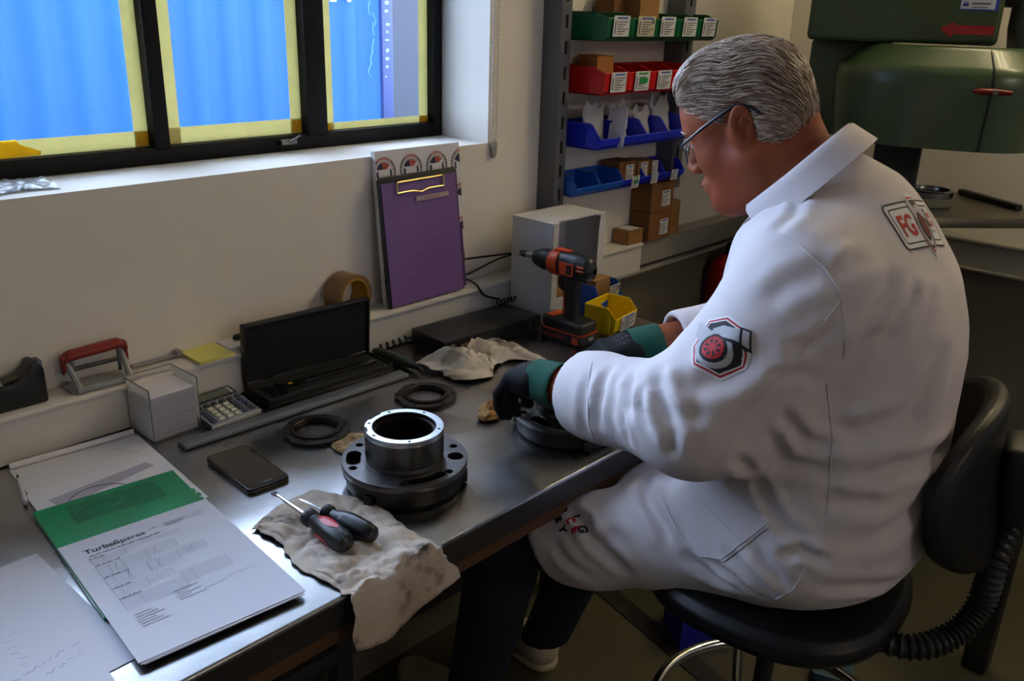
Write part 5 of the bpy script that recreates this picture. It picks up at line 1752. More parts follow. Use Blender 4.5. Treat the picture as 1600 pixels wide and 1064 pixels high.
HEAD_R = rot('z', math.radians(13)) @ rot('x', math.radians(-27)) @ rot('y', math.radians(-2))
HEAD_C = np.array((1.2580, .6880, 1.4640))
HEAD_S = .945
def hw(p):
    return HEAD_C + HEAD_R @ (np.asarray(p, dtype=float) * HEAD_S)
def head_volume(h=.003):
    lo, hi = (1.08, .42, 1.20), (1.42, .90, 1.63)
    v = Vol(lo, hi, h)
    # evaluate in head space: x his right, y forward, z up, origin between the ear holes
    q = np.stack([v.X - HEAD_C[0], v.Y - HEAD_C[1], v.Z - HEAD_C[2]], 0).reshape(3, -1)
    q = (HEAD_R.T @ q / HEAD_S).astype(np.float32)
    v.X, v.Y, v.Z = (q[i].reshape(v.X.shape) for i in range(3))
    v.add(v.ell((0, -.012, .036), (.077, .100, .088)))
    v.add(v.ell((0, .045, .036), (.062, .046, .058)), .03)
    v.add(v.ell((0, .034, -.038), (.060, .052, .064)), .03)
    for s in (-1, 1):
        v.add(v.ell((s * .036, .050, -.026), (.028, .030, .030)), .025)
        v.add(v.cap((s * .056, .000, -.050), (s * .010, .066, -.096), .024, .021), .03)
        v.add(v.cap((s * .010, .090, .027), (s * .046, .074, .022), .0085, .0075), .014)
    v.add(v.ell((0, .073, -.099), (.024, .019, .017)), .022)
    v.add(v.ell((0, .018, -.104), (.056, .058, .030)), .035)
    v.add(v.cap((0, .089, .008), (0, .1065, -.030), .0075, .0115), .012)
    for s in (-1, 1):
        v.add(v.ell((s * .0115, .0985, -.036), (.008, .010, .0075)), .008)
        v.cut(v.ell((s * .031, .0905, .008), (.018, .013, .011)), .012)
        v.add(v.ell((s * .031, .0725, .006), (.0150, .0135, .0115)), .004)
        v.cut(v.ell((s * .0075, .1020, -.0455), (.0035, .005, .003)), .003)
    v.add(v.ell((0, .086, -.068), (.025, .014, .018)), .016)
    v.add(v.ell((0, .0955, -.0625), (.020, .0075, .0050)), .006)
    v.add(v.ell((0, .0935, -.0735), (.018, .0080, .0055)), .006)
    v.cut(v.ell((0, .103, -.0680), (.023, .010, .0013)), .003)
    v.cut(v.ell((0, .0985, -.0855), (.018, .008, .005)), .008)
    # neck
    v.add(v.cap((0, -.030, -.045), (0, -.050, -.190), .062, .066), .04)
    v.add(v.cap((0, -.058, -.030), (0, -.078, -.170), .040, .048), .04)
    # ears
    for s in (-1, 1):
        Re = rot('y', s * math.radians(14)) @ rot('x', math.radians(14)) @ rot('z', s * math.radians(-18))
        c = np.array((s * .0800, -.016, .004))
        e = v.ell(c, (.0070, .0190, .0330), Re)
        e = smin(e, v.ell(c + Re @ np.array((s * .001, .003, -.027)), (.006, .011, .012), Re), .008)
        e = -smin(-e, v.ell(c + Re @ np.array((s * .0062, .001, .003)), (.0078, .0122, .0235), Re), .003)
        e = smin(e, v.cap(c + Re @ np.array((s * .0035, .010, -.004)), c + Re @ np.array((s * .003, -.004, .012)), .0030, .0028), .004)
        e = -smin(-e, v.ell(c + Re @ np.array((s * .003, .006, -.003)), (.009, .0050, .0075), Re), .002)
        v.add(e, .007)
        v.add(v.ell((s * .070, .000, -.004), (.012, .010, .014)), .012)
    return v
def hair_volume(h=.003):
    v = Vol((1.08, .48, 1.34), (1.42, .86, 1.64), h)
    q = np.stack([v.X - HEAD_C[0], v.Y - HEAD_C[1], v.Z - HEAD_C[2]], 0).reshape(3, -1)
    q = (HEAD_R.T @ q / HEAD_S).astype(np.float32)
    v.X, v.Y, v.Z = (q[i].reshape(v.X.shape) for i in range(3))
    v.add(v.ell((0, -.012, .038), (.0805, .1025, .0920)))
    v.add(v.ell((0, .030, .074), (.066, .060, .054)), .03)
    v.add(v.ell((0, -.050, -.008), (.0755, .0560, .058)), .03)
    # hairline: forehead, temples, round the ear, nape
    v.cut(v.plane((0, .074, .066), (0, -.80, .60)), .012)
    v.cut(np.maximum(v.Z - .012 - np.maximum(v.Y - .005, 0) * .55, -.022 - v.Y), .008)
    for s in (-1, 1):
        v.cut(v.ell((s * .085, -.012, .002), (.030, .024, .040)), .006)
    v.cut(v.Z + .052 + .25 * (v.Y + .06), .010)
    return v

# ---- collar: a stand round the neck folded over outwards
COL_C = np.array((1.281, .604, 1.402))
def collar_mesh(nu=64):
    f, l = R_SH @ np.array((0, 1., 0)), R_SH @ np.array((-1., 0, 0))
    up = np.array((0, 0, 1.))
    sag = -f * .057 + up * .061                 # towards the back of the neck, rising
    nrm = np.cross(l, sag)
    nrm = nrm / np.linalg.norm(nrm)
    if nrm[2] < 0:
        nrm = -nrm
    rows = []
    prof = [(-.002, -.026), (.000, -.012), (.001, .000), (.004, .008), (.010, .0105), (.016, .006), (.0185, -.003), (.0215, -.014), (.0245, -.025), (.0270, -.034), (.0250, -.0345), (.0215, -.024), (.0170, -.010), (.012, .002), (.008, .004)]
    for i in range(nu + 1):
        a = math.radians(-58 + 296 * i / nu)
        c, s_ = math.cos(a), math.sin(a)
        base = COL_C + l * (.084 * c) + sag * s_
        out = (l * c * .084 + sag * s_)
        out = out / np.linalg.norm(out)
        k = 1 + .35 * max(0, -s_)
        rows.append([base + out * p[0] + nrm * p[1] * k for p in prof])
    m = len(prof)
    V = np.array([p for r in rows for p in r])
    Fc = np.array([(i * m + j, (i + 1) * m + j, (i + 1) * m + (j + 1) % m, i * m + (j + 1) % m) for i in range(nu) for j in range(m)])
    return V, Fc

# ---- cloth folds: creases drawn as lines on the cloth, pressed in with a raised shoulder on either side
def vnormals(V, Fc):
    n = np.cross(V[Fc[:, 2]] - V[Fc[:, 0]], V[Fc[:, 3]] - V[Fc[:, 1]])
    N = np.zeros_like(V)
    for i in range(4):
        np.add.at(N, Fc[:, i], n)
    return N / (np.linalg.norm(N, axis=1, keepdims=True) + 1e-12)
def seen(V):
    """where each point of the figure falls in the picture, and how far off"""
    q = V - np.array(CAM_LOC)
    w = q @ np.array(CAM_FW)
    return 800 + CAM_F * (q @ np.array(CAM_RT)) / w, 532 - CAM_F * (q @ np.array(CAM_UP)) / w, w
def pick(S, x, y, r=6):
    m = np.nonzero((np.abs(S[0] - x) < r) & (np.abs(S[1] - y) < r))[0]
    if len(m) == 0:
        return pick(S, x, y, r * 2) if r < 60 else 0
    m = m[S[2][m] < S[2][m].min() + .02]
    return m[np.argmin((S[0][m] - x) ** 2 + (S[1][m] - y) ** 2)]
FOLDS = [  # (points, half width, depth)
    ([(953, 578), (940, 618), (938, 660)], .010, .0050), ([(988, 586), (983, 612), (985, 645)], .010, .0062), ([(972, 640), (980, 672), (984, 690)], .008, .0040),
    ([(1029, 584), (1033, 622), (1052, 664)], .012, .0090), ([(1052, 668), (1053, 704)], .009, .0050), ([(1012, 600), (1006, 640), (1014, 668)], .008, .0050),
    ([(1080, 604), (1130, 590), (1190, 548)], .018, .0055), ([(925, 590), (915, 640), (918, 676)], .010, .0032), ([(1060, 640), (1085, 652), (1098, 640)], .012, .0040),
    ([(1240, 545), (1270, 535), (1300, 510)], .010, .0035), ([(1210, 590), (1245, 582), (1275, 590)], .010, .0030),
    ([(1310, 429), (1330, 410), (1345, 398)], .012, .0035), ([(1338, 505), (1378, 463), (1395, 432)], .013, .0045), ([(1390, 505), (1420, 470), (1436, 448)], .010, .0045),
    ([(1425, 520), (1448, 480), (1460, 455)], .012, .0030), ([(1330, 560), (1365, 530), (1400, 520)], .014, .0035),
    ([(1470, 560), (1426, 645), (1341, 678), (1303, 671)], .017, .0075), ([(1478, 697), (1402, 730), (1350, 752)], .016, .0075), ([(1379, 787), (1331, 784), (1298, 780)], .014, .0060),
    ([(1440, 780), (1390, 830), (1340, 850)], .016, .0050), ([(1227, 863), (1251, 858), (1286, 876)], .009, .0075), ([(1222, 645), (1258, 688), (1296, 694)], .011, .0080),
    ([(1205, 665), (1225, 720), (1290, 735)], .014, .0050), ([(1150, 715), (1190, 760), (1205, 800)], .010, .0075), ([(1205, 800), (1230, 830), (1262, 842)], .011, .0060),
    ([(1010, 744), (1012, 782), (1036, 818), (1050, 850)], .012, .0070), ([(921, 838), (956, 868), (985, 896)], .011, .0065), ([(975, 850), (958, 835), (935, 850)], .012, .0035),
    ([(1180, 853), (1203, 891), (1224, 912)], .011, .0055), ([(1145, 862), (1185, 905), (1205, 925)], .011, .0045), ([(1060, 862), (1110, 900), (1150, 920)], .013, .0050),
    ([(1110, 880), (1150, 902), (1190, 930)], .010, .0035), ([(890, 800), (915, 815), (925, 850)], .010, .0055), ([(868, 850), (890, 880), (925, 900)], .010, .0035),
    ([(1400, 905), (1340, 915), (1270, 915)], .012, .0035), ([(1255, 300), (1240, 340), (1215, 362)], .010, .0030), ([(1200, 470), (1235, 440), (1290, 425)], .016, .0030)]
def press_folds(V, Fc):
    S = seen(V)
    N = vnormals(V, Fc)
    D = np.zeros(len(V))
    for pts, w, hgt in FOLDS:
        P = [V[pick(S, *p)] for p in pts]
        Q = []
        for a, b in zip(P[:-1], P[1:]):
            Q += [a + (b - a) * t for t in np.linspace(0, 1, 12, endpoint=False)]
        Q.append(P[-1])
        Q = np.array(Q)
        near = np.nonzero(((V > Q.min(0) - .06) & (V < Q.max(0) + .06)).all(1))[0]
        d2 = ((V[near][:, None, :] - Q[None]) ** 2).sum(2)
        j = d2.argmin(1)
        d = np.sqrt(d2[np.arange(len(near)), j])
        t = j / (len(Q) - 1)
        fade = np.clip(np.minimum(t, 1 - t) * 5 + .25, 0, 1)
        w *= .85
        D[near] += 1.55 * hgt * fade * (-np.exp(-(d / w) ** 2) + .75 * np.exp(-((d - 1.9 * w) / (1.0 * w)) ** 2))
    E = np.concatenate([Fc[:, [0, 1]], Fc[:, [1, 2]], Fc[:, [2, 3]], Fc[:, [3, 0]]])
    deg = np.bincount(E.ravel(), minlength=len(V)).astype(float)
    def blur(A, n):
        for _ in range(n):
            B = np.zeros_like(A)
            np.add.at(B, E[:, 0], A[E[:, 1]])
            np.add.at(B, E[:, 1], A[E[:, 0]])
            A = .4 * A + .6 * B / (deg[:, None] if A.ndim > 1 else deg)
        return A
    D = blur(D, 2)
    N = blur(N, 6)
    N = N / (np.linalg.norm(N, axis=1, keepdims=True) + 1e-12)
    rng = np.random.RandomState(4)
    for k in range(7):                      # soft unevenness of loose cotton
        f = rng.normal(0, 1, 3) * (16 + 7 * k)
        D += .0011 / (1 + .35 * k) * np.sin(V @ f + rng.uniform(0, 6))
    return blur(V + N * D[:, None], 1)
# ---- hands in gloves
def hand_frame(wrist, knuckle, side):
    w, k = np.array(wrist), np.array(knuckle)
    f = (k - w) / np.linalg.norm(k - w)
    lat = np.cross(f, (0, 0, 1.))
    lat = lat / np.linalg.norm(lat)          # to his right when he faces f
    up = np.cross(lat, f)
    return w, k, f, lat, up
def glove_volume(wrist, knuckle, thumb_sign, curl, h=.0026):
    w, k, f, lat, up = hand_frame(wrist, knuckle, thumb_sign)
    c = (w + k) / 2
    v = Vol(c - .13, c + .13, h)
    R3 = np.stack([lat, f, up], 1)
    L = np.linalg.norm(k - w)
    v.add(v.box(w + f * L * .60 - up * .002, (.043, L * .50, .0200), R3, .018))
    v.add(v.cap(w - f * .006, w + f * .02, .032, .036, (up, .82)), .02)
    dn = -up
    for i in range(4):
        o = (-.0330 + .022 * i)
        ln = (.040, .046, .048, .042)[i] if thumb_sign > 0 else (.042, .048, .046, .040)[i]
        rr = .0112 if i not in ((0,) if thumb_sign > 0 else (3,)) else .0102
        a = k + lat * o - f * (.008 if i in (0, 3) else .002)
        d1 = f * math.cos(curl[0]) + dn * math.sin(curl[0])
        d2 = f * math.cos(curl[1]) + dn * math.sin(curl[1])
        d3 = f * math.cos(curl[2]) + dn * math.sin(curl[2])
        b = a + d1 * ln * .86 + lat * o * .10
        e = b + d2 * ln * .58 + lat * o * .04
        t = e + d3 * ln * .42
        fg = smin(v.cap(a, b, rr * 1.08, rr), smin(v.cap(b, e, rr, rr * .94), v.cap(e, t, rr * .94, rr * .80), .002), .002)
        v.add(fg, .0045)
    ts = thumb_sign
    a = w + f * L * .30 + lat * ts * .030 + dn * .006
    b = a + f * .030 + lat * ts * .014 + dn * .012
    e = b + f * .024 + dn * .014 - lat * ts * .002
    t = e + f * .010 + dn * .016 - lat * ts * .006
    v.add(smin(v.cap(a, b, .0150, .0120), smin(v.cap(b, e, .0118, .0108), v.cap(e, t, .0106, .0090), .003), .003), .009)
    return v
def shoe_volume(heel, ang, h=.005):
    """trainer: heel point on the floor, pointing along ang"""
    f = np.array((math.cos(ang), math.sin(ang), 0))
    l = np.array((-f[1], f[0], 0))
    H = np.array(heel, dtype=float)
    v = Vol(H + np.array((-.20, -.20, -.01)) + f * .14, H + np.array((.20, .20, .16)) + f * .14, h)
    z = np.array((0, 0, 1.))
    R3 = np.stack([l, f, z], 1)
    v.add(v.cap(H + f * .045 + z * .050, H + f * .17 + z * .046, .040, .043))
    v.add(v.ell(H + f * .225 + z * .040, (.045, .072, .034), R3), .03)
    v.add(v.cap(H + f * .055 + z * .055, H + f * .060 + z * .105, .040, .042), .03)
    v.cut(v.cap(H + f * .062 + z * .105, H + f * .062 + z * .16, .036, .040), .006)
    v.cut(v.plane(H + z * .018, (0, 0, 1)), .004)
    u = Vol(H + np.array((-.20, -.20, -.01)) + f * .14, H + np.array((.20, .20, .06)) + f * .14, h)
    u.add(u.cap(H + f * .047 + z * .014, H + f * .17 + z * .014, .044, .046))
    u.add(u.ell(H + f * .222 + z * .014, (.049, .080, .034), R3), .02)
    u.cut(u.plane(H + z * .0008, (0, 0, 1)))
    u.cut(-u.plane(H + z * .024, (0, 0, 1)), .004)
    return v, u
def trouser_volume(h=.007):
    v = Vol((.90, .34, .06), (1.60, 1.32, .94), h)
    v.add(v.ell((1.272, .520, .850), (.180, .130, .085), R_HIP))
    v.add(v.cap((1.180, .560, .825), P_KNL, .075, .067), .05)
    v.add(v.cap((1.370, .560, .825), P_KNR, .075, .067), .05)
    v.add(v.cap(P_KNL, P_ANL, .072, .062), .03)
    v.add(v.cap(P_KNR, P_ANR, .070, .058), .03)
    for a, r in ((P_ANL, .046), (P_ANR, .044)):
        v.cut(v.plane((a[0], a[1], .095), (-.0, .25, 1)), .004)
    return v
# ------------------------------------------------------------------ assemble the man
def skin_mat():
    m = mat('skin', (142, 78, 46), .6, spec=.3, var=.10, scale=18, bump=.12, bscale=260, sss=.03)
    nt = m.node_tree
    b = nt.nodes['Principled BSDF']
    src = b.inputs['Base Color'].links[0].from_socket
    tc = nt.nodes.new('ShaderNodeTexCoord')
    n = nt.nodes.new('ShaderNodeTexNoise')
    n.inputs['Scale'].default_value = 7
    nt.links.new(tc.outputs['Object'], n.inputs['Vector'])
    r = nt.nodes.new('ShaderNodeValToRGB')
    r.color_ramp.elements[0].position, r.color_ramp.elements[1].position = .45, .7
    nt.links.new(n.outputs['Fac'], r.inputs['Fac'])
    mx = nt.nodes.new('ShaderNodeMix')
    mx.data_type = 'RGBA'
    mx.inputs[7].default_value = (*lin((128, 60, 38)), 1)
    nt.links.new(r.outputs['Color'], mx.inputs[0])
    nt.links.new(src, mx.inputs[6])
    nt.links.new(mx.outputs[2], b.inputs['Base Color'])
    return m
M_skin = skin_mat()
M_coat = mat('white_coat_cotton', (206, 199, 201), .85, var=.02, scale=5, bump=.12, bscale=900)
M_coatseam = mat('coat_seam', (206, 200, 198), .85)
man = thing('person', 'man in a white work coat seated on the stool, head bent over a housing', 'person', (0, 0, 0))
# body: head, neck, trunk, arms in one mesh under the clothes
Vh, Fh = head_volume(.0028).mesh()
bv = Vol((.95, .34, .70), (1.62, 1.02, 1.42), .009)
bv.add(bv.ell((1.300, .545, 1.190), (.165, .115, .200), R_SH @ rot('x', math.radians(-16))))
bv.add(bv.ell((1.280, .520, 1.000), (.165, .130, .190), R_HIP), .08)
bv.add(bv.ell((1.272, .515, .872), (.165, .120, .095), R_HIP), .08)
bv.add(bv.cap(P_SL, P_SR, .042), .06)
bv.add(bv.cap((1.295, .575, 1.30), (1.285, .605, 1.375), .052, .054), .05)
for S_, E_, W_ in ((P_SL, P_EL, (1.058, .885, 1.030)), (P_SR, P_ER, (1.305, .885, 1.036))):
    bv.add(bv.cap(S_, E_, .046, .038), .03)
    bv.add(bv.cap(E_, W_, .040, .0335), .02)
Vb, Fb = bv.mesh()
obj('body', np_mesh('body', np.concatenate([Vh, Vb]), np.concatenate([Fh, Fb + len(Vh)])), M_skin, man)

Vc, Fc_ = coat_volume(.0052).mesh()
Vc = press_folds(Vc, Fc_)
coat = obj('work_coat', np_mesh('work_coat', Vc, Fc_), M_coat, man, label='white cotton work coat')
COAT_S = seen(Vc)
COAT_N = vnormals(Vc, Fc_)
bvh = BVHTree.FromPolygons([Vector(v) for v in Vc], [tuple(f) for f in Fc_])
def on_coat(x, y):
    """point and outward normal of the cloth under a picture position"""
    d = (CAM_RT * (x - 800) + CAM_UP * (532 - y) + CAM_FW * CAM_F).normalized()
    h = bvh.ray_cast(CAM_LOC, d)
    if h[0] is None:
        i = pick(COAT_S, x, y)
        return Vector(Vc[i]), Vector(COAT_N[i])
    near = ((Vc - np.array(h[0])) ** 2).sum(1) < .018 ** 2
    return h[0], Vector(COAT_N[near].mean(0)).normalized()
def drape(vs, fs, c, u, v, n, off, fine=.005):
    """lay a flat shape on the cloth, pressed along -n"""
    bm = bmesh.new()
    V_ = [bm.verts.new((p[0], p[1], 0)) for p in vs]
    for f in fs:
        try:
            bm.faces.new([V_[i] for i in f])
        except ValueError:
            pass
    bmesh.ops.triangulate(bm, faces=bm.faces[:])
    for _ in range(5):
        lg = [e for e in bm.edges if e.calc_length() > fine]
        if not lg:
            break
        bmesh.ops.subdivide_edges(bm, edges=lg, cuts=1)
        bmesh.ops.triangulate(bm, faces=bm.faces[:])
    for q in bm.verts:
        s_ = c + u * q.co.x + v * q.co.y + n * .10
        h = bvh.ray_cast(s_, -n, .2)
        if h[0] is None:
            h = bvh.find_nearest(c + u * q.co.x + v * q.co.y)
        nn = h[1] if h[1].dot(n) > 0 else -h[1]
        q.co = h[0] + (nn * .5 + n * .5).normalized() * off
    return MB().bm(bm)
def seam(name, pts, r=.0010, off=.0005, m=None):
    P = []
    for a, b in zip(pts[:-1], pts[1:]):
        for t in np.linspace(0, 1, 8, endpoint=False):
            p, n = on_coat(a[0] + (b[0] - a[0]) * t, a[1] + (b[1] - a[1]) * t)
            P.append(p + n * off)
    p, n = on_coat(*pts[-1])
    P.append(p + n * off)
    return obj(name, MB().tube(P, r, 5), m or M_coat, coat)
Vq, Fq = collar_mesh(96)
obj('collar', MB().add([tuple(p) for p in Vq], [tuple(f) for f in Fq]), M_coat, coat, 60)
seam('back_seam', [(1292, 600), (1301, 688), (1297, 740), (1293, 797), (1287, 872)])
seam('sleeve_seam', [(1318, 462), (1275, 520), (1230, 575), (1180, 628), (1128, 682)])
seam('armhole_seam', [(1200, 356), (1245, 380), (1288, 418), (1312, 456), (1322, 520), (1318, 560)], .0010)
seam('cuff_stitch', [(925, 566), (918, 610), (920, 660), (930, 694)], .0007)
seam('hip_seam', [(1262, 880), (1240, 920), (1212, 936)], .0010)
# pocket
def px_drape(name, poly, off, m):
    c, n = on_coat(sum(p[0] for p in poly) / len(poly), sum(p[1] for p in poly) / len(poly))
    dep_ = (c - CAM_LOC).dot(CAM_FW)
    k = dep_ / CAM_F
    cx, cy = sum(p[0] for p in poly) / len(poly), sum(p[1] for p in poly) / len(poly)
    nn = (CAM_LOC - c).normalized()
    vs = [((p[0] - cx) * k, (cy - p[1]) * k) for p in poly]
    return obj(name, drape(vs, [tuple(range(len(vs)))], c, CAM_RT, CAM_UP, nn, off, .006), m, coat, 80)
px_drape('pocket', [(1036, 790), (1056, 774), (1112, 768), (1152, 778), (1182, 798), (1204, 815), (1132, 876), (1092, 871), (1060, 832)], .0020, M_coat)
seam('pocket_stitch', [(1036, 780), (1060, 828), (1095, 868), (1130, 872), (1202, 815)], .0008, .0030)
seam('pocket_pleat', [(1090, 772), (1115, 800), (1160, 848)], .0007, .0030)

# ---- printed emblems
M_eb, M_ew, M_er, M_es, M_ed = mat('emblem_black', (22, 22, 26), .7), mat('emblem_white', (222, 220, 222), .7), mat('emblem_red', (178, 26, 34), .7), mat('emblem_silver', (176, 176, 182), .6), mat('emblem_dark_red', (120, 26, 30), .7)
def ring2d(cx, cy, r0, r1, n=28, a0=0.0, a1=2 * PI, sx=1.0):
    vs, fs = [], []
    for i in range(n + 1):
        a = a0 + (a1 - a0) * i / n
        vs += [(cx + r0 * math.cos(a) * sx, cy + r0 * math.sin(a)), (cx + r1 * math.cos(a) * sx, cy + r1 * math.sin(a))]
    for i in range(n):
        fs.append((2 * i, 2 * i + 1, 2 * i + 3, 2 * i + 2))
    return vs, fs
def poly2d(p):
    return list(p), [tuple(range(len(p)))]
def turbo(tgt, D, s, ox=0.0, oy=0.0, core=M_er):
    """turbocharger drawing on a shield; D lays a flat shape on the cloth"""
    P = lambda pts: poly2d([(ox + x * s, oy + y * s) for x, y in pts])
    sh = [(-.20, .47), (.16, .47), (.46, .22), (.44, -.12), (.36, -.34), (-.02, -.52), (-.40, -.34), (-.46, .02)]
    D(tgt, 'shield_border', P([(x * 1.10, y * 1.09) for x, y in sh]), .0010, M_ew)
    D(tgt, 'shield_red', P(sh), .0013, M_er)
    D(tgt, 'shield_line', P([(x * .93, y * .93) for x, y in sh]), .0016, M_ew)
    D(tgt, 'shield_field', P([(x * .87, y * .88) for x, y in sh]), .0019, M_eb)
    D(tgt, 'inlet_pipe', P([(-.40, .50), (-.16, .30), (-.08, .16), (-.30, .08), (-.44, .22)]), .0022, M_es)
    v, f = ring2d(ox - .07 * s, oy - .06 * s, .255 * s, .335 * s)
    D(tgt, 'scroll', (v, f), .0024, M_es)
    D(tgt, 'outlet_pipe', P([(-.10, .30), (.10, .33), (.46, .20), (.40, -.06), (.22, .02), (.10, .10)]), .0026, M_es)
    D(tgt, 'outlet_shade', P([(.02, .14), (.40, .00), (.40, -.06), (.10, .06)]), .0029, M_eb)
    D(tgt, 'outlet_flange', P([(.40, .27), (.58, .20), (.52, -.12), (.36, -.06)]), .0029, M_eb)
    D(tgt, 'flange_face', P([(.44, .22), (.545, .18), (.495, -.06), (.405, -.02)]), .0032, M_es)
    v, f = ring2d(ox - .07 * s, oy - .06 * s, .0, .240 * s)
    D(tgt, 'wheel_rim', (v, f), .0030, M_eb)
    v, f = ring2d(ox - .07 * s, oy - .06 * s, .0, .200 * s)
    D(tgt, 'wheel', (v, f), .0033, core)
    for k in range(8):
        a = k * PI / 4 + .2
        b = [(-.07 + .05 * math.cos(a), -.06 + .05 * math.sin(a)), (-.07 + .16 * math.cos(a - .18), -.06 + .16 * math.sin(a - .18)), (-.07 + .15 * math.cos(a + .22), -.06 + .15 * math.sin(a + .22))]
        D(tgt, 'blade', P(b), .0036, M_eb)
def frame_on(x, y, right, roll=0.0):
    c, n = on_coat(x, y)
    u = (right - n * right.dot(n)).normalized()
    v = n.cross(u)
    u, v = u * math.cos(roll) + v * math.sin(roll), v * math.cos(roll) - u * math.sin(roll)
    return c, u, v, n
patch = bpy.data.objects.new('sleeve_patch', None)
COL.objects.link(patch)
patch.parent = coat
patch['label'] = 'shield patch with a turbocharger drawing'
c_, u_, v_, n_ = frame_on(1121, 538, CAM_RT, math.radians(-10))
turbo(patch, lambda t, nm, g, off, m: obj(nm, drape(g[0], g[1], c_, u_, v_, n_, off, .006), m, t, None), .078)
logo = bpy.data.objects.new('back_logo', None)
COL.objects.link(logo)
logo.parent = coat
logo['label'] = 'red and black rectangular logo across the back'
rt = Vector(tuple(R_SH @ np.array((1., 0, 0))))
c2, n2 = on_coat(1436, 349)
rt = CAM_RT * math.cos(.36) + CAM_UP * math.sin(.36)
u2 = (rt - n2 * rt.dot(n2)).normalized()
v2 = n2.cross(u2)
D2 = lambda t, nm, g, off, m: obj(nm, drape([(p[0] * .50, p[1] * .84) for p in g[0]], g[1], c2, u2, v2, n2, off, .006), m, t, None)
def rr2(hx, hy, r):
    return rrect(hx, hy, r, 4)
def frame2d(hx, hy, r, w):
    a, b = rr2(hx, hy, r), rr2(hx - w, hy - w, max(r - w, .001))
    vs = a + b
    n = len(a)
    return vs, [(i, (i + 1) % n, n + (i + 1) % n, n + i) for i in range(n)]
D2(logo, 'logo_field', poly2d(rr2(.104, .042, .010)), .0010, M_ew)
D2(logo, 'logo_outer_line', frame2d(.106, .044, .012, .0032), .0014, M_eb)
D2(logo, 'logo_inner_line', frame2d(.095, .0335, .008, .0026), .0014, M_eb)
v, f = text_mb('FG', .054, bold=.0018, sx=.86)
D2(logo, 'logo_letters', ([(p[0] - .083, p[1] - .019) for p in v], f), .0016, M_er)
for k, (w_, yy, hh) in enumerate(((.040, .014, .010), (.040, -.002, .010), (.036, -.016, .006))):
    for q in range(4 if k < 2 else 5):
        sx_ = .044 + q * (w_ / (4 if k < 2 else 5))
        D2(logo, 'logo_small_letter', poly2d([(sx_, yy - hh / 2), (sx_ + .0072, yy - hh / 2), (sx_ + .0072, yy + hh / 2), (sx_, yy + hh / 2)]), .0016, M_er if k < 2 else M_es)
turbo(logo, lambda t, nm, g, off, m: D2(t, nm, ([(.016 + (p[0] - .016) * .74, p[1] * 1.12) for p in g[0]], g[1]), off, m), .096, .016, 0, M_ed)
hem = bpy.data.objects.new('hem_lettering', None)
COL.objects.link(hem)
hem.parent = coat
hem['label'] = 'black and red block letters printed near the hem'
for chx, x, y, sz, m in (('I', 877, 783, .024, M_eb), ('R', 880, 798, .026, M_eb), ('P', 861, 797, .020, M_er), ('B', 873, 812, .020, M_eb), ('Y', 880, 827, .022, M_eb), ('C', 892, 813, .022, M_er), ('E', 899, 827, .022, M_er), ('/', 902, 807, .018, M_eb), ('G', 911, 827, .022, M_eb)):
    c, u, v, n = frame_on(x, y, CAM_RT, 0)
    uu, vv = -v, u
    uu, vv = uu * math.cos(.22) + vv * math.sin(.22), vv * math.cos(.22) - uu * math.sin(.22)
    sz *= .84
    x, y = x + 13, y + 9
    tv, tf = text_mb(chx, sz, 'CENTER', bold=.0012)
    obj('letter', drape([(p[0], p[1] - sz * .35) for p in tv], tf, c, uu, vv, n, .0012, .005), m, hem, None)

# ---- trousers, shoes, gloves
M_navy = mat('navy_denim', (22, 24, 44), .85, var=.12, scale=30, bump=.15, bscale=700)
Vt, Ft = trouser_volume(.0075).mesh()
obj('trousers', np_mesh('trousers', Vt, Ft), M_navy, man, label='dark navy trousers')
M_shoe = mat('offwhite_leather', (186, 174, 150), .6, var=.06, scale=14)
M_sole = mat('offwhite_sole', (176, 166, 142), .7)
for hl, an in (((1.205, 1.155, 0), math.radians(93)), ((1.478, 1.180, 0), math.radians(88))):
    a, b = shoe_volume(hl, an, .005)
    Vs, Fs = a.mesh()
    sh = obj('shoe', np_mesh('shoe', Vs, Fs), M_shoe, man, label='off white trainer')
    Vs, Fs = b.mesh()
    obj('sole', np_mesh('sole', Vs, Fs), M_sole, sh)
    f = Vector((math.cos(an), math.sin(an), 0))
    l = Vector((-f.y, f.x, 0))
    la = MB()
    for k in range(5):
        p = Vector(hl) + f * (.135 + .020 * k) + Vector((0, 0, .0915 - .0058 * k))
        la.tube(hermite([p - l * .024 - Vector((0, 0, .010)), p - l * .008 + Vector((0, 0, .002)), p + l * .008 + f * .01 + Vector((0, 0, .002)), p + l * .024 + f * .012 - Vector((0, 0, .010))], 5), .0026, 6)
    obj('laces', la, M_sole, sh)
M_glove = mat('glove_black_nitrile', (10, 10, 11), .75, spec=.25, bump=.2, bscale=500)
M_gcuff = mat('glove_green_knit', (8, 74, 58), .9, var=.12, scale=60, stretch=(1, 1, 1), bump=.4, bscale=420)
M_gpr = mat('glove_print', (120, 122, 126), .7)
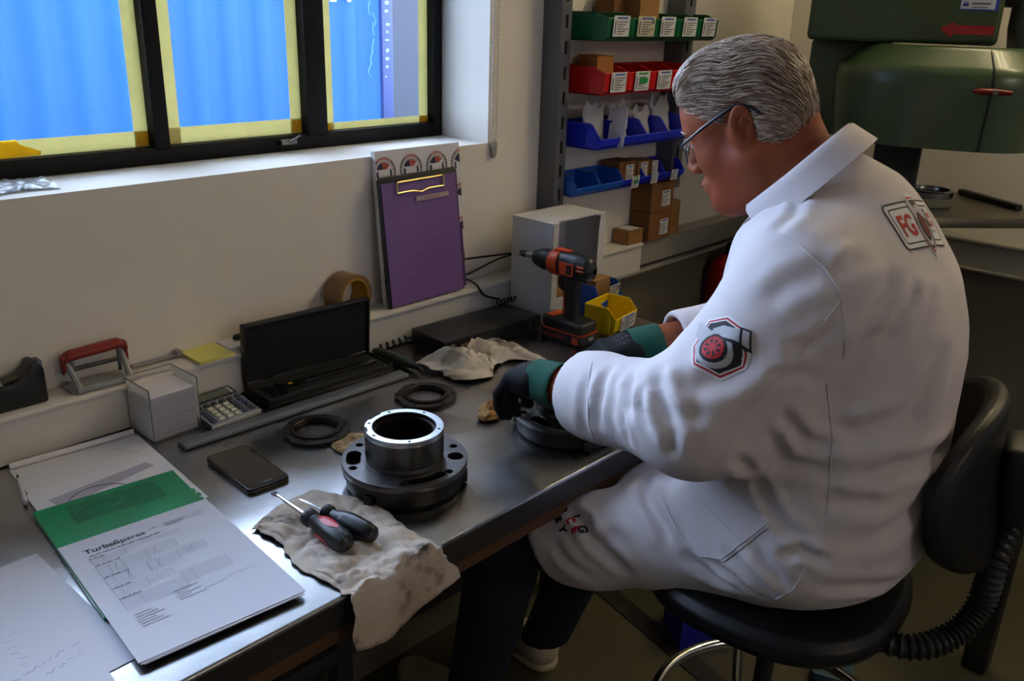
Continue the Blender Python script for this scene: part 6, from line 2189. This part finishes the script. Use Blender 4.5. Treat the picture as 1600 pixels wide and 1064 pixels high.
for wr, kn, sg, cu in (((1.058, .893, 1.034), (1.052, .958, 1.030), 1, (.95, 1.62, 2.05)), ((1.312, .880, 1.038), (1.246, .925, 1.026), -1, (.5, 1.2, 1.6))):
    gv = glove_volume(wr, kn, sg, cu)
    Vg, Fg = gv.mesh()
    gl = obj('glove', np_mesh('glove', Vg, Fg), M_glove, man, label='black coated work glove with green knit cuff')
    w, k, fdir, lat, up = hand_frame(wr, kn, sg)
    w, k, fdir, lat, up = (Vector(tuple(q)) for q in (w, k, fdir, lat, up))
    a = Vector((P_EL if sg > 0 else P_ER))
    ad = (w - a).normalized()
    pts, rr = [], []
    for t, r in ((-.034, .0405), (-.032, .0425), (-.018, .0418), (-.004, .0412), (.010, .0408), (.022, .0405), (.026, .0385)):
        pts.append(w + ad.lerp(fdir, min(1, max(0, (t + .03) / .05))) * t)
        rr.append(r)
    cm = MB()
    n = 28
    for i, (p, r) in enumerate(zip(pts, rr)):
        for j in range(n):
            q = 2 * PI * j / n
            cm.v.append(tuple(p + lat * math.cos(q) * r + up * math.sin(q) * r * .86 + up * .0006 * math.sin(q * 9)))
    for i in range(len(pts) - 1):
        for j in range(n):
            cm.f.append((i * n + j, i * n + (j + 1) % n, (i + 1) * n + (j + 1) % n, (i + 1) * n + j))
    obj('knit_cuff', cm, M_gcuff, gl, 60)
    gb = BVHTree.FromPolygons([Vector(v) for v in Vg], [tuple(f) for f in Fg])
    pr = MB()
    rnd = random.Random(int(sg) + 4)
    for q in range(9):
        s0 = w + fdir * (.030 + .009 * (q % 3)) + lat * (-.022 + .014 * (q // 3))
        seg = []
        for t in range(5):
            h = gb.ray_cast(s0 + fdir * (.0016 * t) + lat * rnd.uniform(-.004, .004) + up * .06, -up)
            if h[0]:
                seg.append(h[0] + h[1] * .0004)
        if len(seg) > 2:
            pr.tube(seg, .0006, 4)
    if pr.v:
        obj('printed_size_marks', pr, M_gpr, gl)

# ---- hair, eyes, glasses
M_hair = mat('grey_hair', (126, 106, 90), .6, var=.25, scale=60, bump=.5, bscale=260, stretch=(1, 1, 1))
Vr, Fr = hair_volume(.0032).mesh()
hair = obj('hair', np_mesh('hair', Vr, Fr), M_hair, man, label='short swept back grey hair')
Nr = vnormals(Vr, Fr)
rng = np.random.RandomState(11)
st_l, st_d = MB(), MB()
Lr = (HEAD_R.T @ (Vr - HEAD_C).T).T / HEAD_S
Ln = (HEAD_R.T @ Nr.T).T
hb = BVHTree.FromPolygons([Vector(v) for v in Vr], [tuple(f) for f in Fr])
idx = rng.choice(len(Vr), 4200)
for i in idx:
    p, n = Lr[i], Ln[i]
    top = np.clip((p[2] - .03) / .06, 0, 1)
    flow = np.array((p[0] * 1.5 * (1 - top), -1.0, -.15 - .75 * np.clip(-p[1] * 9, 0, 1.2) - .25 * (1 - top)))
    flow += np.array((.35 * math.sin(p[1] * 60 + p[2] * 35), 0, .25 * math.sin(p[1] * 48 + p[0] * 40)))
    flow = flow - n * (flow @ n)
    if np.linalg.norm(flow) < 1e-6:
        continue
    fw_ = HEAD_R @ (flow / np.linalg.norm(flow))
    ln_ = rng.uniform(.012, .022) + .024 * top
    if p[2] < -.005:
        ln_ *= .5
    q = Vector(Vr[i])
    pts = []
    d = Vector(fw_)
    for k in range(6):
        h = hb.find_nearest(q)
        lift = .0006 + (.0042 * top + .0012) * math.sin(PI * min(1, (k + .6) / 5.2))
        pts.append(h[0] + h[1] * lift)
        d = (d - h[1] * d.dot(h[1])).normalized()
        q = h[0] + d * (ln_ / 5)
    (st_l if rng.rand() < .62 else st_d).tube(pts, [.00055, .0007, .0007, .00065, .0005, .0002], 3, cap=False)
o = obj('light_strands', st_l, mat('strand_light', (196, 178, 160), .5), hair, 60)
o['kind'] = 'stuff'
o = obj('dark_strands', st_d, mat('strand_dark', (122, 100, 82), .5), hair, 60)
o['kind'] = 'stuff'
def hp_(p):
    return Vector(tuple(hw(p)))
eb = MB()
for s in (-1, 1):
    for k in range(26):
        x = s * (.014 + .034 * k / 25)
        b = hp_((x, .0965 - .016 * ((abs(x) - .012) / .036) ** 2, .0235 + .006 * math.sin(PI * k / 25)))
        eb.tube([b, b + Vector(tuple(HEAD_R @ np.array((s * .003, .002, .002)))), b + Vector(tuple(HEAD_R @ np.array((s * .007, .0005, .0005))))], [.0006, .0006, .0002], 3)
o = obj('eyebrows', eb, mat('strand_light', (196, 178, 160), .5), man)
for s in (-1, 1):
    bm = bmesh.new()
    bmesh.ops.create_uvsphere(bm, u_segments=20, v_segments=12, radius=.0118)
    e = obj('eye', MB().bm(bm, Matrix.Translation(hp_((s * .031, .0745, .004)))), mat('eye_white', (206, 200, 194), .2), man, 60)
    bm = bmesh.new()
    bmesh.ops.create_uvsphere(bm, u_segments=14, v_segments=8, radius=.0056)
    obj('iris', MB().bm(bm, Matrix.Translation(hp_((s * .031, .0815, .0005)))), mat('iris_dark', (52, 44, 36), .2), e, 60)
gl_ = thing('spectacles', 'dark framed spectacles low on his nose', 'glasses', (0, 0, 0))
M_gf = mat('frame_navy', (22, 26, 40), .3)
lz = MB()
for s in (-1, 1):
    rim = []
    for k in range(28):
        a = 2 * PI * k / 28
        x, z = .0255 * math.cos(a), .0175 * math.sin(a)
        rim.append(hp_((s * .032 + x, .1125 - .010 * (x / .0255 * s) - .012 - .22 * z, -.004 + z)))
    obj('rim', MB().tube(rim, .0011, 6, closed=True), M_gf, gl_)
    c0 = sum(rim, Vector()) / 28
    obj('lens', MB().add([c0] + rim, [(0, 1 + k, 1 + (k + 1) % 28) for k in range(28)]), clear_mat('lens_clear', (238, 242, 244), .02, .93, 1.4), gl_, None)
    obj('temple', MB().tube(hermite([hp_((s * .0585, .0930, .004)), hp_((s * .066, .0890, .010)), hp_((s * .0775, .050, .021)), hp_((s * .0835, .010, .030)), hp_((s * .0830, -.020, .034)), hp_((s * .0815, -.038, .024)), hp_((s * .081, -.048, .010))], 6), [.0020] * 12 + [.0026] * 25, 6), M_gf, gl_)
    obj('nose_pad', MB().cyl(tuple(hp_((s * .0075, .099, -.010))), tuple(hp_((s * .011, .0975, -.016))), .0022, 8), clear_mat('lens_clear', (238, 242, 244)), gl_)
obj('bridge', MB().tube(hermite([hp_((-.0075, .1035, -.001)), hp_((0, .1085, .002)), hp_((.0075, .1035, -.001))], 5), .0011, 6), M_gf, gl_)
# the tool half hidden behind his forearm
tl = thing('hand_tool', 'black and yellow handled tool on the bench behind his left forearm', 'tool', (1.305, .905, BZ + .013), math.radians(-25))
obj('yellow_grip', MB().rod((.02, 0, 0), (.075, 0, 0), [(0, .010), (.2, .0125), (.9, .0125), (1, .009)], 14), mat('tool_yellow', (222, 196, 20), .4), tl)
obj('black_body', MB().rod((-.055, 0, 0), (.0195, 0, 0), [(0, .004), (.2, .008), (.9, .011), (1, .0105)], 14), M_blk, tl)
